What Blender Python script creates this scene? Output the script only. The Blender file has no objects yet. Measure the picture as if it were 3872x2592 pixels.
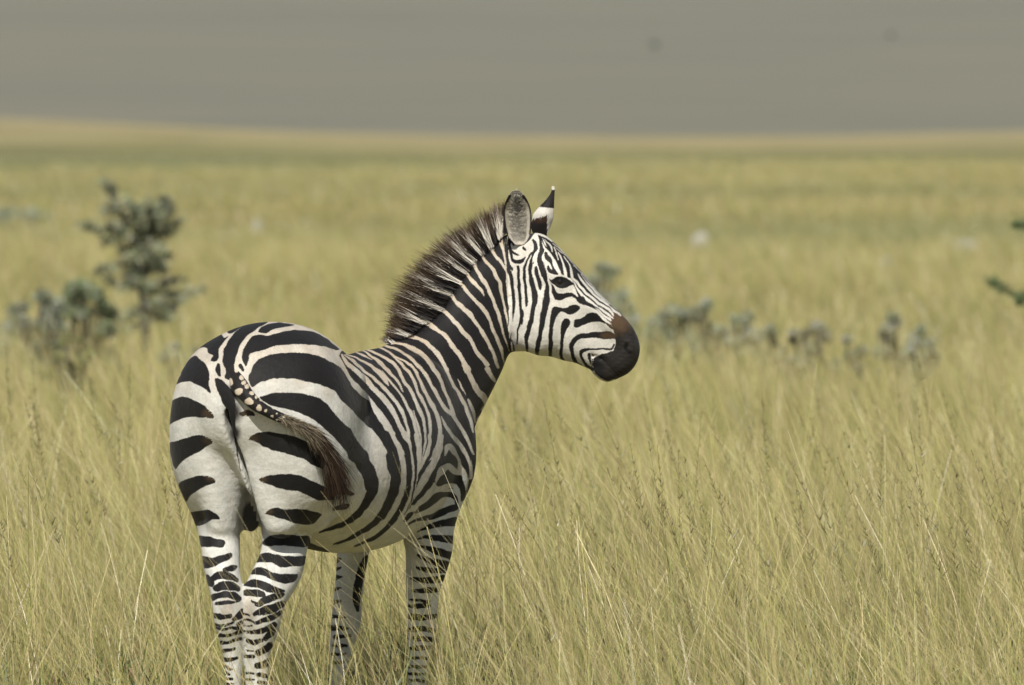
import bpy, math, random
import numpy as np
from mathutils import Vector

# ------------------------------------------------------------------ camera, world, sun
C = bpy.context.scene.collection
scene = bpy.context.scene
CAM_H = 1.91
FPX = 32267.0          # focal length in photograph pixels (3872 wide)
HORIZON = 433.0        # photograph row of the true horizon
cam_d = bpy.data.cameras.new('camera')
cam = bpy.data.objects.new('camera', cam_d)
C.objects.link(cam)
cam_d.sensor_fit = 'HORIZONTAL'
cam_d.sensor_width = 36.0
cam_d.lens = FPX / 3872 * 36.0
cam_d.clip_start = 0.5
cam_d.clip_end = 30000
PITCH = math.atan((1296 - HORIZON) / FPX)
cam.location = (0, 0, CAM_H)
cam.rotation_euler = (math.pi / 2 - PITCH, 0, 0)
cam_d.dof.use_dof = True
cam_d.dof.focus_distance = 25.6
cam_d.dof.aperture_fstop = 6.3
scene.camera = cam
scene.cycles.diffuse_bounces = 1
scene.cycles.transmission_bounces = 4

SUN_ELEV = math.radians(47)
SUN_AZ = math.radians(-168)      # compass from +Y, clockwise; behind the camera and to the left
world = bpy.data.worlds.new('World')
scene.world = world
world.use_nodes = True
wn = world.node_tree.nodes
wl = world.node_tree.links
bg = wn['Background']
sky = wn.new('ShaderNodeTexSky')
sky.sky_type = 'NISHITA'
sky.sun_disc = False
sky.sun_elevation = SUN_ELEV
sky.sun_rotation = SUN_AZ
sky.dust_density = 2.0
wl.new(sky.outputs[0], bg.inputs[0])
bg.inputs[1].default_value = 0.06
sun_d = bpy.data.lights.new('sun', 'SUN')
sun_d.energy = 4.4
sun_d.angle = math.radians(0.55)
sun_d.color = (1.0, 0.95, 0.86)
sun = bpy.data.objects.new('sun', sun_d)
C.objects.link(sun)
sdir = Vector((math.sin(SUN_AZ) * math.cos(SUN_ELEV), math.cos(SUN_AZ) * math.cos(SUN_ELEV), math.sin(SUN_ELEV)))
sun.rotation_euler = sdir.to_track_quat('Z', 'Y').to_euler()
sun.location = sdir * 50
scene.view_settings.view_transform = 'Standard'
scene.view_settings.look = 'None'
scene.view_settings.exposure = 0.0
scene.view_settings.gamma = 1.0

# ------------------------------------------------------------------ helpers
cp, sp = math.cos(PITCH), math.sin(PITCH)

def at(px, py, d):
    """world point seen at photograph pixel (px,py), d metres away along +Y"""
    a = (px - 1936) / FPX
    b = (1296 - py) / FPX
    # camera axes: right X, up (0,sp,cp), forward (0,cp,-sp)
    dx, dy, dz = a, cp + b * sp, -sp + b * cp
    k = d / dy
    return np.array([dx * k, d, CAM_H + dz * k])

def project(v):
    """world points (n,3) to photograph pixels"""
    x, y, z = v[:, 0], v[:, 1], v[:, 2] - CAM_H
    f = y * cp - z * sp
    u = y * sp + z * cp
    return 1936 + FPX * x / f, 1296 - FPX * u / f

def tag(o, label=None, cat=None, group=None, kind=None):
    if label: o['label'] = label
    if cat: o['category'] = cat
    if group: o['group'] = group
    if kind: o['kind'] = kind
    return o

def link(name, me, mats=(), parent=None):
    o = bpy.data.objects.new(name, me)
    C.objects.link(o)
    for m in mats:
        me.materials.append(m)
    if parent is not None:
        o.parent = parent
    return o

def mesh_np(name, verts, faces_list, smooth=True):
    """verts (n,3); faces_list: list of (m,k) index arrays, each of one polygon size"""
    me = bpy.data.meshes.new(name)
    verts = np.asarray(verts, np.float32)
    me.vertices.add(len(verts))
    me.vertices.foreach_set('co', verts.ravel())
    loops = np.concatenate([f.ravel() for f in faces_list]).astype(np.int32)
    sizes = np.concatenate([np.full(len(f), f.shape[1], np.int32) for f in faces_list])
    starts = np.concatenate([[0], np.cumsum(sizes)[:-1]]).astype(np.int32)
    me.loops.add(len(loops))
    me.loops.foreach_set('vertex_index', loops)
    me.polygons.add(len(sizes))
    me.polygons.foreach_set('loop_start', starts)
    me.polygons.foreach_set('loop_total', sizes)
    me.polygons.foreach_set('use_smooth', np.full(len(sizes), smooth))
    me.update(calc_edges=True)
    return me

def attr(me, name, vals, kind='FLOAT'):
    a = me.attributes.new(name, kind, 'POINT')
    vals = np.asarray(vals, np.float32)
    if kind == 'FLOAT':
        a.data.foreach_set('value', vals.ravel())
    elif kind == 'FLOAT_COLOR':
        if vals.shape[1] == 3:
            vals = np.hstack([vals, np.ones((len(vals), 1), np.float32)])
        a.data.foreach_set('color', vals.ravel())
    else:
        a.data.foreach_set('vector', vals.ravel())

def nodemat(name):
    m = bpy.data.materials.new(name)
    m.use_nodes = True
    nt = m.node_tree
    return m, nt.nodes, nt.links, nt.nodes['Principled BSDF']
# ------------------------------------------------------------------ zebra: one continuous body grown from an implicit field
YAW = math.radians(26)
FU = np.array([math.sin(YAW), math.cos(YAW), 0.0])      # forward
RU = np.array([math.cos(YAW), -math.sin(YAW), 0.0])     # zebra's right
UP = np.array([0, 0, 1.0])
OX = -0.815
OY = 25.0
W2S = 3872 / 2342.0

def bf(f, l, z):                    # body frame -> world
    return np.array([OX, OY, 0]) + FU * f + RU * l + UP * z

def pxf(px, py, f):                 # photograph pixel + forward station -> world point
    d = OY
    for _ in range(4):
        x = (px - 1936) / FPX * d
        l = (x - OX - f * FU[0]) / RU[0]
        d = OY + f * FU[1] + l * RU[1]
    return at(px, py, d)

H = 0.008
GMIN = np.array([-1.2, 24.55, -0.02])
GMAX = np.array([0.46, 26.62, 1.40 + 0.35])
GN = np.ceil((GMAX - GMIN) / H).astype(int) + 1
gx = (GMIN[0] + H * np.arange(GN[0])).astype(np.float32)
gy = (GMIN[1] + H * np.arange(GN[1])).astype(np.float32)
gz = (GMIN[2] + H * np.arange(GN[2])).astype(np.float32)
field = np.full(GN, 1.0, np.float32)
label = np.zeros(GN, np.uint8)
ldist = np.full(GN, 1.0, np.float32)

def region(lo, hi):
    a = np.clip(np.floor((np.asarray(lo) - GMIN) / H).astype(int), 0, GN - 1)
    b = np.clip(np.ceil((np.asarray(hi) - GMIN) / H).astype(int) + 1, 1, GN)
    return tuple(slice(i, j) for i, j in zip(a, b))

def smin(a, b, k):
    h = np.clip(k - np.abs(a - b), 0, None) / k
    return np.minimum(a, b) - h * h * h * k / 6.0

def combine(sl, d, k, lab):
    field[sl] = smin(field[sl], d, k)
    ld = ldist[sl]
    m = d < ld
    ld[m] = d[m]
    label[sl][m] = lab

def carve(sl, d, k):                # smooth subtraction
    f = field[sl]
    field[sl] = -smin(-f, d, k)

def catmull(P, n):
    P = np.asarray(P, float)
    Q = np.vstack([2 * P[0] - P[1], P, 2 * P[-1] - P[-2]])
    out = []
    for i in range(1, len(Q) - 2):
        for t in np.arange(n) / n:
            p0, p1, p2, p3 = Q[i - 1], Q[i], Q[i + 1], Q[i + 2]
            out.append(0.5 * (2 * p1 + (p2 - p0) * t + (2 * p0 - 5 * p1 + 4 * p2 - p3) * t * t + (3 * p1 - p0 - 3 * p2 + p3) * t ** 3))
    out.append(Q[-2])
    return np.array(out)

def tube(pts, A, k=0.03, lab=0, n=4, sub=False, p=2.0, margin=0.06):
    """pts rows: x,y,z, ra (along A), rb (along B = tangent x A)"""
    S = catmull(pts, n)
    S[:, 3:] = np.clip(S[:, 3:], 0.004, None)
    A = np.asarray(A, float)
    R = S[:, 3:].max()
    lo = S[:, :3].min(0) - R - margin
    hi = S[:, :3].max(0) + R + margin
    sl = region(lo, hi)
    X = gx[sl[0]][:, None, None]; Y = gy[sl[1]][None, :, None]; Z = gz[sl[2]][None, None, :]
    D = np.full((X.shape[0], Y.shape[1], Z.shape[2]), 1.0, np.float32)
    for i in range(len(S) - 1):
        c0, c1 = S[i, :3], S[i + 1, :3]
        r = max(S[i, 3:].max(), S[i + 1, 3:].max()) + margin
        s2 = region(np.minimum(c0, c1) - r, np.maximum(c0, c1) + r)
        o = tuple(slice(s2[q].start - sl[q].start, s2[q].stop - sl[q].start) for q in range(3))
        ax = c1 - c0
        L = np.linalg.norm(ax)
        T = ax / L
        An = A - T * A.dot(T); An /= np.linalg.norm(An)
        B = np.cross(T, An)
        x = gx[s2[0]][:, None, None] - c0[0]; y = gy[s2[1]][None, :, None] - c0[1]; z = gz[s2[2]][None, None, :] - c0[2]
        t = x * T[0] + y * T[1] + z * T[2]
        a = x * An[0] + y * An[1] + z * An[2]
        b = x * B[0] + y * B[1] + z * B[2]
        tc = np.clip(t, 0, L)
        w = tc / L
        ra = S[i, 3] * (1 - w) + S[i + 1, 3] * w
        rb = S[i, 4] * (1 - w) + S[i + 1, 4] * w
        rc = np.minimum(ra, rb)
        e = t - tc
        if p == 2.0:
            k0 = np.sqrt((a / ra) ** 2 + (b / rb) ** 2 + (e / rc) ** 2)
        else:
            k0 = ((np.abs(a) / ra) ** p + (np.abs(b) / rb) ** p + (np.abs(e) / rc) ** p) ** (1 / p)
        k1 = np.sqrt((a / ra ** 2) ** 2 + (b / rb ** 2) ** 2 + (e / rc ** 2) ** 2) + 1e-6
        d = np.where(k0 < 0.5, (k0 - 1) * rc, k0 * (k0 - 1) / k1)
        D[o] = np.minimum(D[o], d)
    if sub:
        carve(sl, D, k)
    else:
        combine(sl, D, k, lab)

def ell(c, radii, axes=None, k=0.04, lab=0, sub=False):
    c = np.asarray(c, float); radii = np.asarray(radii, float)
    axes = (RU, FU, UP) if axes is None else axes
    R = radii.max() + 0.07
    sl = region(c - R, c + R)
    x = gx[sl[0]][:, None, None] - c[0]; y = gy[sl[1]][None, :, None] - c[1]; z = gz[sl[2]][None, None, :] - c[2]
    q = [(x * a[0] + y * a[1] + z * a[2]) for a in axes]
    k0 = np.sqrt(sum((qi / r) ** 2 for qi, r in zip(q, radii)))
    k1 = np.sqrt(sum((qi / r ** 2) ** 2 for qi, r in zip(q, radii))) + 1e-6
    d = np.where(k0 < 0.4, (k0 - 1) * radii.min(), k0 * (k0 - 1) / k1)
    if sub: carve(sl, d, k)
    else: combine(sl, d, k, lab)

def rot_axes(axis_main, ref):
    """orthonormal frame with first axis along axis_main, third near ref"""
    a = np.asarray(axis_main, float); a /= np.linalg.norm(a)
    r = np.asarray(ref, float); r = r - a * r.dot(a); r /= np.linalg.norm(r)
    return a, np.cross(r, a), r

# ---- torso: forward station, top z, bottom z, half width
TORSO = [(0.045, 1.150, 0.93, .115), (0.11, 1.236, 0.88, .20), (0.19, 1.286, 0.84, .240), (0.29, 1.290, 0.79, .236), (0.39, 1.238, 0.71, .216),
         (0.47, 1.205, 0.655, .226), (0.56, 1.185, 0.615, .254), (0.69, 1.172, 0.592, .280), (0.82, 1.178, 0.600, .268), (0.96, 1.20, 0.640, .230), (1.08, 1.19, 0.69, .185),
         (1.16, 1.12, 0.76, .14)]
tube([np.r_[bf(f, 0, (a + b) / 2), w, (a - b) / 2] for f, a, b, w in TORSO], RU, k=0.03, p=2.15, n=9)

# ---- thighs and buttocks
for s in (-1, 1):
    ell(bf(.17, s * .145, .965), (.132, .17, .26), k=.06)
    ell(bf(.115, s * .118, .99), (.112, .115, .21), k=.05)
    tube([np.r_[bf(.24, s * .15, 1.02), .11, .18], np.r_[bf(.25, s * .155, .86), .10, .15], np.r_[bf(.23, s * .13, .74), .065, .085]], RU, k=.05)
    row = [((488, 985), .085), ((496, 1060), .080), ((506, 1130), .062), ((510, 1195), .042)] if s < 0 else [((600, 985), .085), ((612, 1060), .080), ((628, 1130), .066), ((642, 1195), .048)]
    tube([np.r_[pxf(x * W2S, y * W2S, .10), r_, r_ * 1.25] for (x, y), r_ in row], RU, k=.06)
    ell(bf(.36, s * .185, 1.12), (.045, .06, .05), k=.09)
    ell(bf(.46, s * .165, .86), (.095, .20, .16), k=.09)

# ---- hind legs: rows W-px x, W-px y, half width px, forward station, fore/aft ratio
def leg(rows, lab, k=.03, A=None):
    pts = []
    for x, y, hw, f, r in rows:
        c = pxf(x * W2S, y * W2S, f)
        ra = hw * W2S * c[1] / FPX
        pts.append(np.r_[c, ra, ra * r])
    tube(pts, np.array([1.0, 0, 0]) if A is None else A, k=k, lab=lab, n=5)

leg([(474, 1040, 78, .20, 1.5), (486, 1110, 66, .20, 1.5), (494, 1165, 56, .20, 1.45), (500, 1210, 48, .17, 1.35), (504, 1250, 45, .13, 1.2), (508, 1300, 41, .08, 1.1), (516, 1350, 36, .03, 1.2),
     (520, 1385, 34, .005, 1.35), (522, 1420, 32, .0, 1.25), (527, 1460, 26.5, .015, 1.1), (532, 1510, 20, .02, 1.0), (533, 1570, 18, .025, 1.0),
     (533, 1640, 18, .03, 1.1), (533, 1672, 21, .03, 1.1), (532, 1695, 17, .05, 1.0), (531, 1722, 20, .075, 1.1), (530, 1740, 28, .095, 1.2), (530, 1752, 30, .10, 1.3)], 1, .05)
leg([(664, 1090, 84, .27, 1.3), (663, 1140, 78, .28, 1.25), (661, 1180, 67, .27, 1.2), (655, 1215, 57, .245, 1.2), (651, 1250, 52, .21, 1.15), (643, 1290, 53, .17, 1.1), (627, 1325, 53.5, .12, 1.0), (607, 1365, 49, .08, 1.0),
     (601, 1400, 46, .065, 1.0), (597, 1450, 37, .07, .9), (589, 1500, 28.5, .075, .8), (588, 1570, 25, .08, .8),
     (588, 1640, 22, .085, 1.0), (588, 1672, 25, .085, 1.0), (590, 1695, 20, .105, .9), (593, 1722, 24, .13, 1.0), (595, 1738, 32, .15, 1.1), (596, 1750, 34, .155, 1.2)], 2, .05)

# ---- forelegs
leg([(812, 1150, 56, 1.07, 1.4), (810, 1215, 44, 1.06, 1.3), (807, 1265, 37, 1.05, 1.2), (800, 1330, 33, 1.05, 1.15), (795, 1380, 33, 1.06, 1.1), (791, 1425, 34, 1.075, 1.1), (780, 1480, 27, 1.07, 1.1),
     (774, 1520, 21, 1.065, 1.1), (769, 1580, 19, 1.06, 1.1), (766, 1622, 23, 1.06, 1.1), (764, 1648, 19, 1.08, 1.0), (763, 1675, 27, 1.11, 1.2), (763, 1690, 29, 1.12, 1.3)], 3)
leg([(995, 1080, 82, 1.12, 1.0), (985, 1140, 72, 1.08, 1.1), (979, 1190, 63, 1.06, 1.2), (979, 1225, 58, 1.05, 1.2), (981, 1255, 54, 1.045, 1.2), (975, 1300, 47, 1.045, 1.15), (967, 1350, 38.5, 1.05, 1.1), (965, 1400, 35, 1.06, 1.15), (963, 1440, 33, 1.065, 1.15),
     (959, 1480, 26, 1.055, 1.1), (955, 1520, 23.5, 1.05, 1.1), (953, 1570, 22, 1.045, 1.1), (951, 1622, 26, 1.045, 1.2), (951, 1650, 21, 1.065, 1.0), (952, 1680, 30, 1.095, 1.2), (953, 1697, 33, 1.105, 1.3)], 4)
# shoulders and breast
for s in (-1, 1):
    ax = rot_axes(bf(1.26, s * .12, .83) - bf(1.0, s * .13, 1.14), RU)
    ell(bf(1.05, s * .125, .985), (.225, .12, .078), ax, k=.06)
ell(bf(1.14, .02, .90), (.14, .09, .15), k=.07)
ell(pxf(1692, 1690, 1.12), (.085, .08, .15), k=.07)

# ---- neck and head: in-plane outlines with a real thickness, swelling from the outline to the middle
def poly_sd(P, X, Y):
    P = np.asarray(P, float)
    d = np.full(X.shape, 1e9); ins = np.zeros(X.shape, bool)
    for (x0, y0), (x1, y1) in zip(P, np.roll(P, -1, 0)):
        ex, ey = x1 - x0, y1 - y0
        t = np.clip(((X - x0) * ex + (Y - y0) * ey) / (ex * ex + ey * ey + 1e-9), 0, 1)
        d = np.minimum(d, np.hypot(X - x0 - t * ex, Y - y0 - t * ey))
        c = (y0 > Y) != (y1 > Y)
        ins ^= c & (X < (x1 - x0) * (Y - y0) / (y1 - y0 + 1e-12) + x0)
    return np.where(ins, -d, d)

def smooth_poly(P, n=3):
    P = np.asarray(P, float); Q = np.vstack([P[-1], P, P[0], P[1]])
    out = []
    for i in range(1, len(Q) - 2):
        p0, p1, p2, p3 = Q[i - 1], Q[i], Q[i + 1], Q[i + 2]
        for t in np.arange(n) / n:
            out.append(0.5 * (2 * p1 + (p2 - p0) * t + (2 * p0 - 5 * p1 + 4 * p2 - p3) * t * t + (3 * p1 - p0 - 3 * p2 + p3) * t ** 3))
    return np.array(out)

def plane_fit(ctrl):
    """depth as a linear function of the outline's pixel coordinates"""
    A = np.array([[x, y, 1] for x, y, d in ctrl], float)
    return np.linalg.lstsq(A, np.array([d for _, _, d in ctrl]), rcond=None)[0]

def inflate(poly, depth, prof, axis, k, lab, e=2.0):
    """depth: plane coefficients; prof rows (s, half thickness, swell radius) along the pixel direction axis"""
    poly = smooth_poly(poly)
    dm = float(np.mean([depth[0] * x + depth[1] * y + depth[2] for x, y in poly]))
    W = np.array([at(x, y, dm) for x, y in poly])
    wm = max(r[1] for r in prof)
    sl = region(np.r_[W[:, 0].min() - .06, dm - wm - .2, W[:, 2].min() - .06], np.r_[W[:, 0].max() + .06, dm + wm + .2, W[:, 2].max() + .06])
    X, Z = np.meshgrid(gx[sl[0]], gz[sl[2]], indexing='ij')
    sd = poly_sd(W[:, [0, 2]], X, Z)
    pu = 1936 + X / dm * FPX
    pv = HORIZON + (CAM_H - Z) / dm * FPX
    y0 = depth[0] * pu + depth[1] * pv + depth[2]
    sx = pu * axis[0] + pv * axis[1]
    prof = np.array(prof, float)
    w = np.interp(sx, prof[:, 0], prof[:, 1]); R = np.interp(sx, prof[:, 0], prof[:, 2])
    q = np.clip(1 + sd / R, 0, None)
    Yg = gy[sl[1]][None, :, None]
    yy = np.abs(Yg - y0[:, None, :]) / w[:, None, :]
    k0 = (yy ** e + q[:, None, :] ** e) ** (1 / e)
    d = ((k0 - 1) * np.minimum(w, R)[:, None, :]).astype(np.float32)
    combine(sl, d, k, lab)

NECK = [(1470, 1302), (1552, 1269), (1614, 1216), (1668, 1164), (1704, 1100), (1739, 1053), (1797, 979), (1833, 950), (1869, 923), (1913, 890), (1960, 880), (2010, 905), (2040, 1000), (2040, 1150),
        (1990, 1290), (1932, 1328), (1900, 1400), (1874, 1454), (1847, 1507), (1825, 1552), (1801, 1601), (1780, 1660), (1740, 1760), (1640, 1800), (1540, 1760), (1480, 1600), (1455, 1440)]
HD = 26.13
NP_ = plane_fit([(1500, 1330, 25.93), (1600, 1700, 25.98), (1800, 1000, 26.16), (1960, 1150, 26.16), (1830, 1500, 26.08)])
ca = (.62, -.785)
inflate(NECK, NP_, [(1500 * .62 - 1600 * .785, .16, .20), (1600 * .62 - 1400 * .785, .135, .16), (1760 * .62 - 1250 * .785, .10, .13), (1900 * .62 - 1000 * .785, .085, .11)], ca, .05, 0, 2.0)
c6 = lambda L: [(1850 + x / 1.96, 650 + y / 1.96) for x, y in L]
HEADP = c6([(300, 462), (350, 452), (390, 462), (430, 480), (520, 562), (600, 650), (680, 735), (750, 820), (840, 920), (920, 1000), (1000, 1075), (1050, 1135), (1090, 1200), (1113, 1270), (1116, 1330), (1100, 1400), (1060, 1465), (1000, 1512),
            (930, 1525), (880, 1538), (830, 1520), (795, 1490), (770, 1465), (720, 1455), (640, 1418), (560, 1402), (520, 1390), (440, 1368), (380, 1366), (330, 1352), (270, 1332), (190, 1322), (150, 1270), (132, 1150), (122, 950), (130, 720), (170, 560), (230, 490)])
hd_plane = plane_fit([(1950, 1000, HD), (2400, 1330, HD - .03), (1960, 1320, HD), (2300, 1430, HD - .025)])
ha = (.80, .60)
sx_ = lambda x, y: x * .8 + y * .6
inflate(HEADP, hd_plane, [(sx_(1930, 1050), .068, .09), (sx_(2000, 1100), .092, .10), (sx_(2080, 1130), .097, .105), (sx_(2150, 1170), .090, .10), (sx_(2220, 1230), .074, .085), (sx_(2290, 1290), .060, .07), (sx_(2340, 1330), .056, .06), (sx_(2385, 1350), .055, .055), (sx_(2420, 1380), .050, .05)], ha, .04, 5, 2.3)

def hp(px, py, dd=0.0):
    return at(px, py, hd_plane[0] * px + hd_plane[1] * py + hd_plane[2] + dd)
S1 = 1.0 / FPX * HD                       # metres per photograph pixel at the head
VX = np.array([1.0, 0, 0]); VY = np.array([0, 1.0, 0]); VZ = np.array([0, 0, 1.0])
for s in (-1, 1):                         # near and far side of the head (y towards/away from the viewer)
    ell(hp(2035, 1215, s * .060), (.085, .042, .095), (VX, VY, VZ), k=.03, lab=5)          # cheek
    ell(hp(2120, 1050, s * .070), (.050, .032, .040), rot_axes(hp(2190, 1100) - hp(2090, 1010), VZ), k=.025, lab=5)   # brow
    ell(hp(2118, 1068, s * .110), (.026, .016, .012), (VX, VY, VZ), k=.012, sub=True)       # eye socket
    ax = rot_axes(hp(2330, 1260) - hp(2170, 1110), VY)
    ell(hp(2235, 1165, s * .062), (.10, .013, .02), (ax[0], ax[1], ax[2]), k=.05, lab=5)     # cheek bone ridge
    ell(hp(2378, 1312, s * .050), (.020, .016, .028), rot_axes(hp(2390, 1330) - hp(2368, 1290), VY), k=.02, lab=5)       # nostril wing
    ell(hp(2372, 1318, s * .066), (.026, .022, .013), rot_axes(hp(2382, 1345) - hp(2360, 1295), VY), k=.010, sub=True)    # nostril
    mm = [np.r_[hp(2236, 1345, s * .057), .004, .012], np.r_[hp(2280, 1362, s * .058), .004, .012], np.r_[hp(2310, 1388, s * .058), .004, .012], np.r_[hp(2336, 1412, s * .052), .004, .012], np.r_[hp(2350, 1428, s * .03), .004, .012]]
    tube(mm, VZ, k=.012, sub=True, margin=.04)                                              # mouth
tube([np.r_[hp(2262, 1402), .04, .018], np.r_[hp(2292, 1418), .043, .021], np.r_[hp(2322, 1416), .036, .016]], VY, k=.02, lab=5)   # lower lip

# ---- creases and hollows
cl = [(886, 1430, .012, .035), (888, 1520, .013, .05), (889, 1600, .011, .06), (896, 1700, .009, .065), (908, 1780, .009, .075), (920, 1850, .010, .08), (934, 1915, .014, .08), (940, 1990, .02, .08)]
tube([np.r_[pxf(x, y, f0), ra, rb] for (x, y, ra, rb), f0 in zip(cl, (.02, -.005, -.01, -.012, -.01, .0, .02, .05))], RU, k=.022, sub=True)
ell(pxf(949, 1955, .24), (.024, .04, .045), k=.02)

# ---- surface nets
def surface_nets(F, origin, h):
    s = F < 0
    nx, ny, nz = F.shape
    c = np.zeros((nx - 1, ny - 1, nz - 1), np.uint8)
    for i in (0, 1):
        for j in (0, 1):
            for k in (0, 1):
                c += s[i:nx - 1 + i, j:ny - 1 + j, k:nz - 1 + k]
    cells = np.argwhere((c > 0) & (c < 8))
    idx = np.full(c.shape, -1, np.int32)
    idx[tuple(cells.T)] = np.arange(len(cells))
    acc = np.zeros((len(cells), 3)); cnt = np.zeros(len(cells))
    corners = [(i, j, k) for i in (0, 1) for j in (0, 1) for k in (0, 1)]
    for a in corners:
        for ax in range(3):
            if a[ax] == 1: continue
            b = list(a); b[ax] = 1
            fa = F[tuple((cells + a).T)]; fb = F[tuple((cells + b).T)]
            m = (fa < 0) != (fb < 0)
            t = fa[m] / (fa[m] - fb[m])
            p = np.tile(np.array(a, float), (m.sum(), 1)); p[:, ax] += t
            acc[m] += p; cnt[m] += 1
    V = (cells + acc / cnt[:, None]) * h + origin
    quads = []
    for ax in range(3):
        u, v = (ax + 1) % 3, (ax + 2) % 3
        n = [nx, ny, nz]; n0 = n.copy(); n0[ax] -= 1
        sa = s[tuple(slice(0, n[q] - 1) if q == ax else slice(1, n[q] - 1) for q in range(3))]
        sb = s[tuple(slice(1, n[q]) if q == ax else slice(1, n[q] - 1) for q in range(3))]
        e = np.argwhere(sa != sb)
        flip = sb[tuple(e.T)]
        e = e + np.array([0 if q == ax else 1 for q in range(3)])
        du = np.zeros(3, int); du[u] = 1
        dv = np.zeros(3, int); dv[v] = 1
        q = np.stack([idx[tuple((e - du - dv).T)], idx[tuple((e - dv).T)], idx[tuple(e.T)], idx[tuple((e - du).T)]], 1)
        q[flip] = q[flip][:, ::-1]
        quads.append(q)
    return V, np.concatenate(quads)

BV, BQ = surface_nets(field, GMIN, H)
# ------------------------------------------------------------------ coat pattern: every stripe traced as an outline or a stroke
# panel: origin and scale of the tracing sheet;  rows: (panel, coat area, colour, kind, numbers)
PANEL = {'A': (600, 1150, 2.24), 'B': (600, 1750, 1.8625), 'C': (1200, 1150, 2.24), 'D': (1100, 1750, 1.8627), 'E': (1400, 700, 2.24),
         'F': (1900, 860, 5.6), 'G': (1900, 1100, 5.2267), 'H': (2140, 1000, 5.2267), 'I': (2140, 1180, 5.2267),
         'T': (1440, 1640, 2.8), 'J': (1494, 1660, 1.947), 'L': (780, 2140, 1.982), 'R': (1494, 2060, 1.683)}
# coat areas: 0 trunk and neck, 1 left hind, 2 right hind, 3 left fore, 4 right fore, 5 head; lists say which body areas a mark may touch
TRUNK, LH, RH, LF, RF, HEAD_, NECKHEAD = (0, 1, 2), (1, 0), (2, 0), (3,), (4, 0), (5,), (0, 5)
MARKS = []
def K(panel, areas, txt, col=1, kind='s', fat=1.0):
    ox, oy, sc = PANEL[panel]
    for line in txt.strip().split('\n'):
        line = line.strip()
        if not line: continue
        P = np.array([[float(v) for v in w.split(',')] for w in line.split()])
        P[:, 0] = ox + P[:, 0] / sc; P[:, 1] = oy + P[:, 1] / sc
        if kind == 's': P[:, 2] = P[:, 2] / sc / 2 * fat
        MARKS.append((areas, col, kind, P))
P_ = lambda panel, areas, txt, col=1: K(panel, areas, txt, col, 'p')

# trunk and neck start dark, with pale stripes laid over
P_('C', (0, 4), '''195,408 380,360 560,325 560,100 700,-600 1100,-900 1700,-900 1800,-300 1700,400 1600,620 1480,800 1400,920 1345,1010 1350,1300 1330,1420 1300,1568 1150,1568 1000,1568 900,1570 640,1570 640,1350 550,1180 450,1040 300,840 205,560''')
K('E', (0,), '''1120,400,40 1110,460,50 1112,505,40 1130,560,28 1143,640,24 1155,740,28 1165,850,40 1180,950,45 1190,1080,36 1182,1180,26 1180,1260,16
1160,440,22 1145,500,20 1130,560,18
1005,470,50 1025,515,55 1037,560,40 1075,620,35 1115,665,30 1145,720,20
935,545,55 952,568,55 955,605,32 990,660,36 1040,720,40 1075,790,46 1100,830,44 1107,900,32 1125,980,28 1142,1060,28 1160,1140,26 1180,1220,26 1190,1300,18
860,620,50 880,642,55 888,690,38 930,770,42 980,840,46 1015,920,42 1050,1000,42 1080,1080,42 1102,1160,36 1126,1250,32 1152,1330,26 1180,1400,15
790,690,55 812,715,55 824,755,38 860,810,42 910,860,42 945,900,36 965,938,8
715,780,50 742,805,50 770,845,34 812,890,42 860,950,42 920,1010,46 980,1080,46 1012,1150,42 1042,1230,42 1077,1310,42 1112,1400,42 1132,1480,36 1142,1520,18
625,870,60 655,895,60 692,935,44 722,985,44 780,1040,58 840,1090,54 882,1150,42 932,1220,42 972,1290,46 1012,1360,42 1052,1450,36 1082,1545,34
545,1000,60 572,1025,60 622,1065,44 682,1122,44 742,1190,52 800,1260,56 852,1315,44 882,1382,44 932,1452,52 990,1522,52
440,1130,70 475,1165,68 535,1205,52 592,1245,44 652,1292,52 692,1362,52 752,1432,52 792,1502,56 832,1568,52
290,1240,60 322,1275,56 382,1294,42 452,1322,46 522,1382,46 582,1442,50 622,1522,50 652,1568,42
185,1340,30 200,1337,34 270,1347,30 340,1372,40 430,1422,44 490,1492,46 540,1568,46''', 0, fat=.68)
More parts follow.
